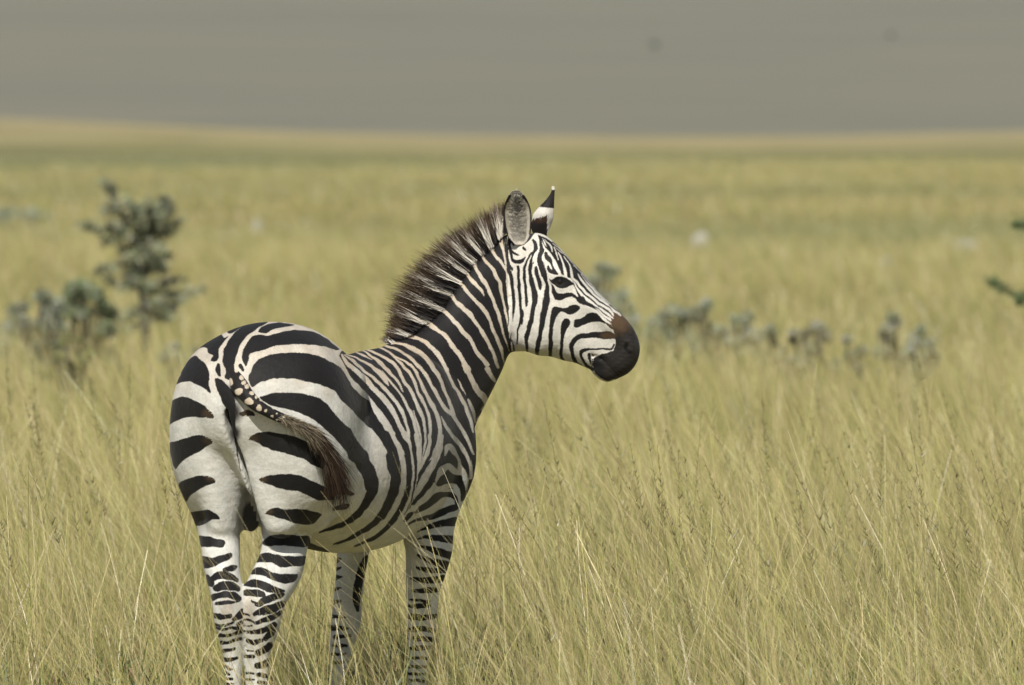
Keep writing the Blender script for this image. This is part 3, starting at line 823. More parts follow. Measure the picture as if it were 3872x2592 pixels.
for w in SPOTS.split():
    x, y, d = [float(q) for q in w.split(',')]
    r_ = np.hypot(tx - 600 - x / 2.24, ty - 1150 - y / 2.24)
    an_ = np.arctan2(ty - 1150 - y / 2.24, tx - 600 - x / 2.24)
    tsd = np.minimum(tsd, r_ * (1 + .12 * np.sin(2 * an_ + x) + .08 * np.sin(3 * an_ + y)) - d / 2.24 / 2 * .84 + 1.5 * wob(tx, ty, 11, 21))
add_shell(tv, tq, tsd, np.tile(np.array([.60, .52, .40]), (len(tv), 1)), np.tile(np.array([.014, .012, .011]), (len(tv), 1)))

# ---- ears: cupped leaves, inner face towards the viewer
def leaf(rows, panel, depth, cup, back, lean, colour, nu=26, nvv=40):
    ox, oy, sc = panel
    R = np.array(rows, float)
    R = catmull(R, 8)
    R = R[np.linspace(0, len(R) - 1, nvv).astype(int)]
    u = np.linspace(-1, 1, nu)
    grid = []
    for k, (y, xl, xr) in enumerate(R):
        t = k / (nvv - 1)
        xm, hw = (xl + xr) / 2, (xr - xl) / 2
        for q in u:
            px = ox + (xm + hw * q) / sc; py = oy + y / sc
            dd = depth + lean * (1 - t) + cup * (1 - q * q) * math.sin(math.pi * min(1, .12 + .75 * t)) * min(1, hw / 270) ** 2
            grid.append(at(px, py, dd))
    g = np.array(grid).reshape(nvv, nu, 3)
    b_ = g + np.array([0, back, 0]) * (.35 + .65 * (1 - u ** 2))[None, :, None]
    fv = g.reshape(-1, 3); bv = b_.reshape(-1, 3)
    i, j = np.meshgrid(np.arange(nvv - 1), np.arange(nu - 1), indexing='ij')
    q1 = np.stack([i * nu + j, i * nu + j + 1, (i + 1) * nu + j + 1, (i + 1) * nu + j], -1).reshape(-1, 4)
    n0 = len(fv)
    q2 = q1[:, ::-1] + n0
    edge = []
    for i_ in range(nvv - 1):
        edge.append([i_ * nu, (i_ + 1) * nu, (i_ + 1) * nu + n0, i_ * nu + n0])
        edge.append([(i_ + 1) * nu + nu - 1, i_ * nu + nu - 1, i_ * nu + nu - 1 + n0, (i_ + 1) * nu + nu - 1 + n0])
    for j_ in range(nu - 1):
        edge.append([j_ + 1, j_, j_ + n0, j_ + 1 + n0])
        e0 = (nvv - 1) * nu
        edge.append([e0 + j_, e0 + j_ + 1, e0 + j_ + 1 + n0, e0 + j_ + n0])
    vv = np.vstack([fv, bv]); qq = np.vstack([q1, q2, np.array(edge)])
    px, py = project(vv)
    uu = np.tile(np.tile(u, nvv), 2); tt = np.tile(np.repeat(np.linspace(0, 1, nvv), nu), 2)
    isb = np.r_[np.zeros(n0, bool), np.ones(n0, bool)]
    sd, pale, dark = colour((px - ox) * sc, (py - oy) * sc, uu, tt, isb, np.repeat((R[:, 2] - R[:, 1]) / 2, nu))
    add_shell(vv, qq, sd, pale, dark)
    return g

E5 = (1880, 680, 5.6)
near_rows = [(228, 385, 425), (236, 340, 470), (255, 305, 505), (300, 262, 548), (400, 206, 620), (500, 166, 668), (600, 138, 704), (700, 128, 722), (800, 130, 730), (900, 142, 728), (1000, 158, 722), (1100, 182, 712), (1200, 222, 692), (1300, 300, 640), (1390, 380, 560)]
def near_col(x, y, u, t, isb, hw):
    hw2 = np.tile(hw, 2)
    rimw = np.where(u < 0, 40, 34) + 22 * (y < 480) + 0 * y
    dist = (1 - np.abs(u)) * hw2
    sd = (rimw * np.where(y > 1150, .45, 1) - dist) / 5.6
    top = y < 325 + 30 * wob(x, y, 90, 31)
    sd = np.where((y < 390) & ~isb & (dist > 0), np.maximum(sd, (405 - y + 14 * wob(x, y, 60, 32)) / 5.6), sd)
    sd = np.where(top, -8, sd)
    sd = np.where(isb, np.where(top, -8, 10), sd)
    pale = np.tile(np.array([.55, .51, .43]), (len(x), 1))
    ctr = np.exp(-((x - 430) / 95) ** 2) * soft(1250, 800, y) * soft(560, 700, y) * (.55 + .45 * wob(x, y, 140, 33))
    ctr = np.clip(ctr, 0, 1)[:, None] * .75
    pale = pale * (1 - ctr) + np.array([.07, .055, .035]) * ctr
    pale[top] = [.72, .67, .62]
    return sd, pale, np.tile(np.array([.015, .012, .011]), (len(x), 1))
EARG = leaf(near_rows, E5, HD - .052, .045, .012, -.02, near_col)
far_rows = [(138, 1172, 1194), (160, 1150, 1214), (220, 1155, 1220), (300, 1125, 1215), (380, 1070, 1212), (460, 1005, 1208), (540, 925, 1206), (640, 835, 1204), (740, 760, 1194), (840, 742, 1180), (940, 722, 1150), (1040, 720, 1110), (1120, 750, 1080), (1190, 790, 1050)]
def far_col(x, y, u, t, isb, hw):
    st = 18 * np.sin(x * .11 + y * .05) + 14 * np.sin(x * .21 + 1)
    b1 = np.minimum((590 - y + (x - 1000) * .1) / 5.6, (y - 215) / 5.6)
    b2 = np.minimum((y - 790 + .25 * (x - 950) + st * 1.6) / 5.6, (1040 - x + .0 * y + st) / 5.6 + 4)
    sd = np.maximum(b1, b2)
    pale = np.tile(np.array([.70, .66, .60]), (len(x), 1))
    g = soft(1060, 1120, x)[:, None] * soft(760, 860, y)[:, None]
    pale = pale * (1 - g) + np.array([.42, .41, .38]) * g
    dark = np.tile(np.array([.014, .012, .011]), (len(x), 1))
    bz = soft(740, 800, y)[:, None] * soft(950, 860, y)[:, None]
    dark = dark * (1 - bz) + np.array([.05, .025, .014]) * bz
    return sd, pale, dark
leaf(far_rows, E5, HD + .10, -.030, .014, .0, far_col)

allv = np.vstack(verts); allq = np.vstack(quads)
zme = mesh_np('zebra', allv, [allq])
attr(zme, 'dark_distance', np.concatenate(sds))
attr(zme, 'pale', np.vstack(pales), 'FLOAT_COLOR')
attr(zme, 'dark', np.vstack(darks), 'FLOAT_COLOR')

def coat_material():
    m, n, l, b = nodemat('zebra_coat')
    def A(nm):
        a = n.new('ShaderNodeAttribute'); a.attribute_name = nm; return a
    tc = n.new('ShaderNodeTexCoord')
    nz = n.new('ShaderNodeTexNoise'); nz.inputs['Scale'].default_value = 330; nz.inputs['Detail'].default_value = 3
    l.new(tc.outputs['Object'], nz.inputs['Vector'])
    mr = n.new('ShaderNodeMapRange'); mr.inputs['From Min'].default_value = .25; mr.inputs['From Max'].default_value = .75
    mr.inputs['To Min'].default_value = -2.2; mr.inputs['To Max'].default_value = 2.2
    l.new(nz.outputs['Fac'], mr.inputs['Value'])
    ad = n.new('ShaderNodeMath'); l.new(A('dark_distance').outputs['Fac'], ad.inputs[0]); l.new(mr.outputs[0], ad.inputs[1])
    st = n.new('ShaderNodeMapRange'); st.interpolation_type = 'SMOOTHSTEP'
    st.inputs['From Min'].default_value = -1.6; st.inputs['From Max'].default_value = 1.6
    l.new(ad.outputs[0], st.inputs['Value'])
    # slow mottling of the coat (dust and hair lie)
    n2 = n.new('ShaderNodeTexNoise'); n2.inputs['Scale'].default_value = 22; n2.inputs['Detail'].default_value = 6
    l.new(tc.outputs['Object'], n2.inputs['Vector'])
    m2 = n.new('ShaderNodeMapRange'); m2.inputs['From Min'].default_value = .3; m2.inputs['From Max'].default_value = .7
    m2.inputs['To Min'].default_value = .84; m2.inputs['To Max'].default_value = 1.1
    l.new(n2.outputs['Fac'], m2.inputs['Value'])
    n3 = n.new('ShaderNodeTexNoise'); n3.inputs['Scale'].default_value = 150; n3.inputs['Detail'].default_value = 3
    l.new(tc.outputs['Object'], n3.inputs['Vector'])
    m3 = n.new('ShaderNodeMapRange'); m3.inputs['From Min'].default_value = .3; m3.inputs['From Max'].default_value = .7
    m3.inputs['To Min'].default_value = .9; m3.inputs['To Max'].default_value = 1.08
    l.new(n3.outputs['Fac'], m3.inputs['Value'])
    mx = n.new('ShaderNodeMix'); mx.data_type = 'RGBA'
    l.new(st.outputs[0], mx.inputs['Factor']); l.new(A('pale').outputs['Color'], mx.inputs['A']); l.new(A('dark').outputs['Color'], mx.inputs['B'])
    mul = n.new('ShaderNodeMath'); mul.operation = 'MULTIPLY'; l.new(m2.outputs[0], mul.inputs[0]); l.new(m3.outputs[0], mul.inputs[1])
    sc = n.new('ShaderNodeVectorMath'); sc.operation = 'SCALE'
    l.new(mx.outputs['Result'], sc.inputs[0]); l.new(mul.outputs[0], sc.inputs['Scale'])
    l.new(sc.outputs[0], b.inputs['Base Color'])
    b.inputs['Roughness'].default_value = .62
    b.inputs['Specular IOR Level'].default_value = .22
    b.inputs['Sheen Weight'].default_value = .06
    b.inputs['Sheen Roughness'].default_value = .5
    n4 = n.new('ShaderNodeTexNoise'); n4.inputs['Scale'].default_value = 48; n4.inputs['Detail'].default_value = 5
    l.new(tc.outputs['Object'], n4.inputs['Vector'])
    bp = n.new('ShaderNodeBump'); bp.inputs['Strength'].default_value = .42; bp.inputs['Distance'].default_value = .006
    l.new(n4.outputs['Fac'], bp.inputs['Height']); l.new(bp.outputs[0], b.inputs['Normal'])
    return m
M_COAT = coat_material()
zebra = link('zebra', zme, [M_COAT])
tag(zebra, 'black and white striped zebra standing in tall grass seen from behind with head turned right', 'zebra')

# ---- eyes
m_eye, n_, l_, b_ = nodemat('dark_eye')
b_.inputs['Base Color'].default_value = (.008, .006, .005, 1); b_.inputs['Roughness'].default_value = .12
def uv_ball(c, r, n=20):
    a = np.linspace(0, 2 * math.pi, n, endpoint=False); z = np.linspace(-1, 1, n // 2 + 1) * math.pi / 2
    vv = [[c[0] + r * math.cos(q) * math.cos(p), c[1] + r * math.cos(q) * math.sin(p), c[2] + r * math.sin(q)] for q in z for p in a]
    qq = [[i * n + j, i * n + (j + 1) % n, (i + 1) * n + (j + 1) % n, (i + 1) * n + j] for i in range(n // 2) for j in range(n)]
    return np.array(vv), np.array(qq)
ey_front = surf_y(2118, 1067)
for yc in (ey_front + .0165, 2 * HD - ey_front - .0165):
    c = at(2118, 1067, yc)
    vv, qq = uv_ball(c, .0195)
    link('eye', mesh_np('eye', vv, [qq]), [m_eye], zebra)

# ---- hair strands
def strands(name, roots, dirs, lens, widths, cols_root, cols_tip, tipmix, bend, segs=5, parent=None, mat=None, face=None, jitter=0.0):
    """flat tapered hairs, each a ribbon of quads turned to a random side"""
    n = len(roots)
    dirs = dirs / np.linalg.norm(dirs, axis=1)[:, None]
    ran = rng.normal(size=(n, 3)); side = np.cross(dirs, ran); side /= np.linalg.norm(side, axis=1)[:, None]
    t = np.linspace(0, 1, segs)
    P = roots[:, None] + dirs[:, None] * (t[None, :, None] * lens[:, None, None]) + bend[:, None] * (t ** 2)[None, :, None]
    w = widths[:, None] * (1 - .85 * t[None] ** 1.5) / 2
    Lv = P - side[:, None] * w[..., None]; Rv = P + side[:, None] * w[..., None]
    vv = np.stack([Lv, Rv], 2).reshape(-1, 3)
    base = np.arange(n)[:, None] * segs * 2 + np.arange(segs - 1)[None] * 2
    q = np.stack([base, base + 1, base + 3, base + 2], -1).reshape(-1, 4)
    k = soft(tipmix[:, None], tipmix[:, None] + .3, t[None] + 0 * tipmix[:, None])
    c = cols_root[:, None] * (1 - k[..., None]) + cols_tip[:, None] * k[..., None]
    c = np.repeat(c, 2, axis=1).reshape(-1, 3)
    me = mesh_np(name, vv, [q])
    attr(me, 'hair_colour', c, 'FLOAT_COLOR')
    return link(name, me, [mat], parent)

m_hair, n_, l_, b_ = nodemat('zebra_hair')
a_ = n_.new('ShaderNodeAttribute'); a_.attribute_name = 'hair_colour'
l_.new(a_.outputs['Color'], b_.inputs['Base Color'])
b_.inputs['Roughness'].default_value = .6; b_.inputs['Specular IOR Level'].default_value = .25

# mane: crest points (sheet E), tip outline points, both from withers to poll
CREST = np.array([(175, 1345), (240, 1310), (340, 1262), (410, 1200), (480, 1150), (540, 1100), (600, 1040), (645, 960), (682, 888), (722, 835), (765, 785), (812, 730), (850, 675), (888, 618), (930, 582), (975, 552), (1020, 515), (1060, 480), (1110, 425), (1160, 380), (1215, 330)], float)
TIPS = np.array([(110, 1322), (125, 1275), (150, 1195), (155, 1110), (150, 1035), (180, 960), (200, 890), (245, 815), (300, 735), (360, 665), (420, 600), (500, 525), (570, 470), (640, 410), (720, 365), (800, 320), (890, 270), (975, 215), (1065, 175), (1130, 150), (1195, 165)], float)
n = 14500
s = rng.uniform(0, len(CREST) - 1, n)
i0 = np.minimum(s.astype(int), len(CREST) - 2); fr = s - i0
cr = CREST[i0] * (1 - fr)[:, None] + CREST[i0 + 1] * fr[:, None]
tpx = TIPS[i0] * (1 - fr)[:, None] + TIPS[i0 + 1] * fr[:, None]
toS = lambda p: np.c_[1400 + p[:, 0] / 2.24, 700 + p[:, 1] / 2.24]
crS, tpS = toS(cr), toS(tpx)
dvec = tpS - crS
inset = rng.uniform(0.0, .16, n)
rootS = crS - dvec * inset[:, None] * .6
dep = NP_[0] * crS[:, 0] + NP_[1] * crS[:, 1] + NP_[2]
lat = rng.normal(0, 1, n) * .014
roots = np.array([at(x, y, d) for (x, y), d in zip(rootS, dep)])
tips = np.array([at(x, y, d) for (x, y), d in zip(tpS, dep)])
roots[:, 1] += lat * 1.3 - .004
L0 = np.linalg.norm(tips - roots, axis=1)
clump = 1 + .10 * np.sin(s * 9.0) + .07 * np.sin(s * 23.0 + 1) + .05 * np.sin(s * 51)
lens = L0 * rng.uniform(.62, .97, n) * clump
D = tips - roots; D /= np.linalg.norm(D, axis=1)[:, None]
al = np.gradient(CREST, axis=0)[i0]; al3 = np.c_[al[:, 0], 0 * al[:, 0], -al[:, 1]]; al3 /= np.linalg.norm(al3, axis=1)[:, None]
D = D + rng.normal(0, .045, (n, 3)) + al3 * (.10 * np.sin(s * 14.0) + .06 * np.sin(s * 37.0))[:, None]
D[:, 1] += lat * 4
nb_in = -dvec / np.linalg.norm(dvec, axis=1)[:, None] * 9
smp = crS + nb_in + rng.normal(0, 1.5, (n, 2))
sdm = coat(smp[:, 0], smp[:, 1], np.zeros(n, np.uint8))
dark = sdm > rng.normal(.8, .8, n)
cr_root = np.where(dark[:, None], np.array([.014, .011, .010]), np.array([.74, .69, .60])) * rng.uniform(.85, 1.12, (n, 1))
cr_tip = np.where(dark[:, None], np.array([.065, .042, .024]), np.array([.105, .068, .038])) * rng.uniform(.6, 1.6, (n, 1))
tipmix = np.where(dark, rng.uniform(.25, .6, n), rng.uniform(.42, .78, n))
mane = strands('mane', roots, D, lens, rng.uniform(.0013, .0027, n), cr_root, cr_tip, tipmix, rng.normal(0, .006, (n, 3)), parent=zebra, mat=m_hair)

# hair inside the near ear
n = 2600
g = EARG
i = rng.integers(7, g.shape[0] - 4, n); j = rng.integers(4, g.shape[1] - 4, n)
ro = g[i, j] + np.array([0, -.001, 0])
u = (j / (g.shape[1] - 1)) * 2 - 1
D = np.c_[-u * 1.4 + rng.normal(0, .35, n), -.35 + 0 * u, -.1 + rng.normal(0, .4, n)]
gx_, gy_ = project(ro)
shade = np.clip(.85 + .8 * wob(gx_, gy_, 24, 51) + .5 * wob(gx_, gy_, 9, 52) - .5 * np.exp(-((gx_ - 1957) / 13) ** 2 - ((gy_ - 845) / 32) ** 2), .08, 1.3)[:, None]
c1 = np.array([.66, .61, .51]) * rng.uniform(.6, 1.1, (n, 1)) * shade
c2 = np.array([.80, .76, .67]) * rng.uniform(.6, 1.1, (n, 1)) * shade
strands('ear_hair', ro, D, rng.uniform(.008, .018, n), rng.uniform(.0006, .0012, n), c1, c2, np.full(n, .3), rng.normal(0, .002, (n, 3)), parent=zebra, mat=m_hair, segs=4)

# tail tuft: mottled along the dock, then loose brown and black hair
n = 4000
s = rng.beta(1.8, 1.1, n) * .5 + .5
k = s * (len(TAIL) - 1); i0 = np.minimum(k.astype(int), len(TAIL) - 2); fr = (k - i0)[:, None]
c = TAIL[i0] * (1 - fr) + TAIL[i0 + 1] * fr
tang = TAIL[i0 + 1, :3] - TAIL[i0, :3]; tang /= np.linalg.norm(tang, axis=1)[:, None]
ran = rng.normal(size=(n, 3)); ran -= tang * (ran * tang).sum(1)[:, None]; ran /= np.linalg.norm(ran, axis=1)[:, None]
ran[:, 1] = np.where(ran[:, 1] > .3, -ran[:, 1], ran[:, 1])
ro = c[:, :3] + ran * c[:, 3:4] * .8
late = soft(.62, .98, s)[:, None]
down = np.array([.05, -.01, -1.0])
D = tang * (1 - .35 * late) + ran * (.27 - .10 * late) + down * (.06 + .5 * late) + rng.normal(0, .09, (n, 3))
lens = np.where(s > .8, rng.uniform(.05, .150, n), np.where(s > .65, rng.uniform(.03, .08, n), rng.uniform(.012, .035, n)))
mot = rng.random(n) < np.clip(.8 - 2.2 * (s - .58), .03, .8)
blk = rng.random(n) < .48
c1 = np.where(mot[:, None], np.array([.36, .31, .235]), np.where(blk[:, None], np.array([.013, .011, .009]), np.array([.044, .028, .016]))) * rng.uniform(.6, 1.3, (n, 1))
c2 = np.where(mot[:, None] & (s < .72)[:, None], np.array([.30, .25, .17]), np.where(blk[:, None], np.array([.014, .010, .008]), np.array([.066, .037, .019]))) * rng.uniform(.5, 1.4, (n, 1))
bend = down[None] * (lens * .25)[:, None] + rng.normal(0, .007, (n, 3))
strands('tail_tuft', ro, D, lens, rng.uniform(.0010, .0021, n), c1, c2, rng.uniform(.1, .5, n), bend, parent=zebra, mat=m_hair)
# ------------------------------------------------------------------ land: plain, far hillside, haze
def ridge(x):
    # crest of the plain, about 600 m off: a little higher on the left
    u = np.clip((x + 36) / 72, -1, 2)
    return np.interp(u, [-1, 0, .13, .26, .43, .62, .82, .93, 1.0, 2], [1.75, 1.62, 1.22, .75, .42, .36, .38, .62, .72, .8])

def ground_z(x, y):
    t = np.clip((y - 330) / 270, 0, 1); t = t * t * (3 - 2 * t)
    b = np.clip((y - 610) / 700, 0, 1); b = b * b * (3 - 2 * b)
    und = .05 * np.sin(x * .21 + y * .09) * np.clip((y - 45) / 40, 0, 1) * np.clip((330 - y) / 100, 0, 1)
    return ridge(x) * t * (1 - b) - 40 * b + und

xs = np.unique(np.r_[-np.geomspace(60, 2600, 22), np.linspace(-60, 60, 61), np.geomspace(60, 2600, 22)])
ys = np.unique(np.r_[-300, -60, np.arange(-10, 120, 5), np.geomspace(120, 1700, 70)])
GX, GY = np.meshgrid(xs, ys, indexing='ij')
gv = np.stack([GX, GY, ground_z(GX, GY)], -1).reshape(-1, 3)
i, j = np.meshgrid(np.arange(len(xs) - 1), np.arange(len(ys) - 1), indexing='ij')
ny_ = len(ys)
gq = np.stack([i * ny_ + j, (i + 1) * ny_ + j, (i + 1) * ny_ + j + 1, i * ny_ + j + 1], -1).reshape(-1, 4)
m, n, l, b = nodemat('dry_grassland')
tc = n.new('ShaderNodeTexCoord')
sep = n.new('ShaderNodeSeparateXYZ'); l.new(tc.outputs['Object'], sep.inputs[0])
# patches of greener and yellower grass; they lie in long bands across the plain
def noise(scale, vec_scale, detail=4, off=0.0):
    mp = n.new('ShaderNodeMapping'); mp.inputs['Scale'].default_value = vec_scale; mp.inputs['Location'].default_value = (off, off * .7, 0)
    l.new(tc.outputs['Object'], mp.inputs['Vector'])
    t = n.new('ShaderNodeTexNoise'); t.inputs['Scale'].default_value = scale; t.inputs['Detail'].default_value = detail
    l.new(mp.outputs[0], t.inputs['Vector'])
    return t.outputs['Fac']
def rng_node(v, a, c, t0=0.0, t1=1.0):
    r = n.new('ShaderNodeMapRange'); r.inputs['From Min'].default_value = a; r.inputs['From Max'].default_value = c
    r.inputs['To Min'].default_value = t0; r.inputs['To Max'].default_value = t1
    r.interpolation_type = 'SMOOTHSTEP'
    l.new(v, r.inputs['Value']); return r.outputs[0]
def mixc(f, a, c):
    x = n.new('ShaderNodeMix'); x.data_type = 'RGBA'
    l.new(f, x.inputs['Factor'])
    for s_, v in (('A', a), ('B', c)):
        if isinstance(v, tuple): x.inputs[s_].default_value = (*v, 1)
        else: l.new(v, x.inputs[s_])
    return x.outputs['Result']
STRAW = (.36, .285, .125); GREEN = (.16, .165, .07); GOLD = (.43, .33, .15)
ramp = n.new('ShaderNodeValToRGB')
ramp.color_ramp.interpolation = 'EASE'
wy = n.new('ShaderNodeMath'); wy.operation = 'ADD'
l.new(sep.outputs['Y'], wy.inputs[0])
nzw = rng_node(noise(1.0, (.02, .006, 1), 3), .3, .7, -45, 45)
l.new(nzw, wy.inputs[1])
dv = rng_node(wy.outputs[0], 0, 800); 
lin = n.new('ShaderNodeMath'); lin.operation = 'DIVIDE'; l.new(wy.outputs[0], lin.inputs[0]); lin.inputs[1].default_value = 800
l.new(lin.outputs[0], ramp.inputs[0])
cr_ = ramp.color_ramp
stops = [(0.0, (.30, .26, .11)), (.10, (.36, .31, .135)), (.15, (.33, .30, .13)), (.17, (.40, .345, .15)), (.24, (.41, .35, .155)), (.28, (.30, .28, .13)), (.32, (.40, .345, .15)), (.37, (.37, .335, .15)), (.42, (.25, .25, .12)), (.50, (.27, .265, .12)), (.55, (.41, .36, .185)), (.72, (.47, .40, .225)), (1.0, (.45, .38, .22))]
cr_.elements[0].position = 0; cr_.elements[0].color = (*stops[0][1], 1)
cr_.elements[1].position = 1; cr_.elements[1].color = (*stops[-1][1], 1)
for p, c in stops[1:-1]:
    e = cr_.elements.new(p); e.color = (*c, 1)
c1 = mixc(rng_node(noise(1.0, (.10, .035, 1), 5, 3.0), .50, .72, 0, .55), ramp.outputs[0], (.17, .17, .07))
c2 = mixc(rng_node(noise(1.0, (.30, .07, 1), 6, 9.0), .48, .75, 0, .6), c1, STRAW)
c3 = mixc(rng_node(noise(2.2, (1, .5, 1), 6, 1.0), .35, .75, 0, .45), c2, (.15, .14, .06))
l.new(c3, b.inputs['Base Color'])
b.inputs['Roughness'].default_value = 1.0; b.inputs['Specular IOR Level'].default_value = 0
bp = n.new('ShaderNodeBump'); bp.inputs['Strength'].default_value = .8; bp.inputs['Distance'].default_value = .15
l.new(noise(6.0, (1, 1, 1), 6), bp.inputs['Height']); l.new(bp.outputs[0], b.inputs['Normal'])
ground = link('ground', mesh_np('ground', gv, [gq]), [m])
tag(ground, kind='structure')

# far hillside
xs2 = np.linspace(-2600, 2600, 90); ys2 = np.linspace(1500, 4600, 60)
HX, HY = np.meshgrid(xs2, ys2, indexing='ij')
def hill_z(x, y):
    t = np.clip((y - 1560) / 2900, 0, 1)
    return -41 + 330 * t ** 1.15 + 5 * np.sin(x * .004 + y * .002) + 2.5 * np.sin(x * .013 - y * .006)
hv = np.stack([HX, HY, hill_z(HX, HY)], -1).reshape(-1, 3)
i, j = np.meshgrid(np.arange(len(xs2) - 1), np.arange(len(ys2) - 1), indexing='ij')
nh = len(ys2)
hq = np.stack([i * nh + j, (i + 1) * nh + j, (i + 1) * nh + j + 1, i * nh + j + 1], -1).reshape(-1, 4)
m, n, l, b = nodemat('dry_hillside')
tc = n.new('ShaderNodeTexCoord')
ca_ = mixc(rng_node(noise(1.0, (.006, .010, 1), 5), .35, .68), (.215, .20, .135), (.175, .175, .118))
cb_ = mixc(rng_node(noise(1.0, (.03, .02, 1), 6, 5.0), .5, .8, 0, .3), ca_, (.27, .225, .145))
l.new(cb_, b.inputs['Base Color'])
b.inputs['Roughness'].default_value = 1.0; b.inputs['Specular IOR Level'].default_value = 0
hill = link('hillside', mesh_np('hillside', hv, [hq]), [m])
tag(hill, kind='structure')
# ------------------------------------------------------------------ grass: real blades, one mesh per stretch of the plain
grng = np.random.default_rng(11)
m_grass, n, l, b = nodemat('grass_blade')
a_ = n.new('ShaderNodeAttribute'); a_.attribute_name = 'blade_colour'
out = n['Material Output']
df = n.new('ShaderNodeBsdfDiffuse'); tr = n.new('ShaderNodeBsdfTranslucent'); mxs = n.new('ShaderNodeMixShader')
l.new(a_.outputs['Color'], df.inputs[0]); l.new(a_.outputs['Color'], tr.inputs[0])
mxs.inputs[0].default_value = .30
l.new(df.outputs[0], mxs.inputs[1]); l.new(tr.outputs[0], mxs.inputs[2]); gl = n.new('ShaderNodeBsdfGlossy'); gl.inputs['Roughness'].default_value = .38
mx2 = n.new('ShaderNodeMixShader'); mx2.inputs[0].default_value = .06
l.new(mxs.outputs[0], mx2.inputs[1]); l.new(gl.outputs[0], mx2.inputs[2]); l.new(mx2.outputs[0], out.inputs['Surface'])
n.remove(b)

STRAWS = np.array([[.76, .635, .32], [.70, .61, .255], [.80, .70, .41], [.64, .60, .22], [.56, .56, .19], [.70, .555, .31], [.44, .49, .14]])
SP = np.array([.22, .22, .12, .17, .13, .08, .06])
def lump(x, y, s, seed):
    r = np.random.default_rng(seed); o = 0
    for _ in range(6):
        a, p = r.uniform(0, 2 * math.pi, 2); f = r.uniform(.5, 1.6) / s
        o = o + np.sin((x * math.cos(a) + y * math.sin(a)) * f * 2 * math.pi + p)
    return o / 6

def ribbons(name, base, head, L, bend, w0, w1, c0, c1, segs, label_=None):
    """blades: base point, unit start direction, length, bend vector, base and tip width, base and tip colour"""
    n = len(base)
    t = np.linspace(0, 1, segs)
    P = base[:, None] + head[:, None] * (t[None, :, None] * L[:, None, None]) + bend[:, None] * (t ** 2)[None, :, None]
    ang = grng.uniform(-1.2, 1.2, n)
    side = np.c_[np.cos(ang), np.sin(ang), np.zeros(n)]
    w = (w0[:, None] * (1 - t) + w1[:, None] * t) / 2
    Lv = P - side[:, None] * w[..., None]; Rv = P + side[:, None] * w[..., None]
    vv = np.stack([Lv, Rv], 2).reshape(-1, 3)
    k = np.arange(n)[:, None] * segs * 2 + np.arange(segs - 1)[None] * 2
    q = np.stack([k, k + 1, k + 3, k + 2], -1).reshape(-1, 4)
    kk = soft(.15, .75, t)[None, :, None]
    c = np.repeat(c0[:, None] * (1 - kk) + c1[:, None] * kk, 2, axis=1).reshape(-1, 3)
    me = mesh_np(name, vv, [q], smooth=False)
    attr(me, 'blade_colour', c, 'FLOAT_COLOR')
    o = link(name, me, [m_grass])
    tag(o, kind='stuff')
    return o

def in_body(x, y):
    f = (x - OX) * FU[0] + (y - OY) * FU[1]; lt = (x - OX) * RU[0] + (y - OY) * RU[1]
    return (f > -.12) & (f < 1.3) & (np.abs(lt) < .3)

def field_points(d0, d1, dens, extra, tuft):
    """points in the wedge the camera can see between two distances, gathered in tufts"""
    area = (d1 - d0) * (d0 + d1) * .0605 + 2 * extra * (d1 - d0)
    nt = int(area * dens / tuft)
    y = np.sqrt(grng.uniform(d0 ** 2, d1 ** 2, nt))
    x = grng.uniform(-1, 1, nt) * (y * .0605 + extra)
    keep = grng.random(nt) < np.clip(.66 + 1.0 * lump(x, y, 1.3, 3) + .8 * lump(x, y, .4, 4), .06, 1)
    keep &= ~((y < 25.35) & (x > -1.4) & (x < -.02) & (grng.random(nt) < .55))
    x, y = x[keep], y[keep]
    k = np.repeat(np.arange(len(x)), grng.poisson(tuft, len(x)))
    r = np.abs(grng.normal(0, .055, len(k))); a = grng.uniform(0, 2 * math.pi, len(k))
    return x[k] + r * np.cos(a), y[k] + r * np.sin(a), x[k], y[k]

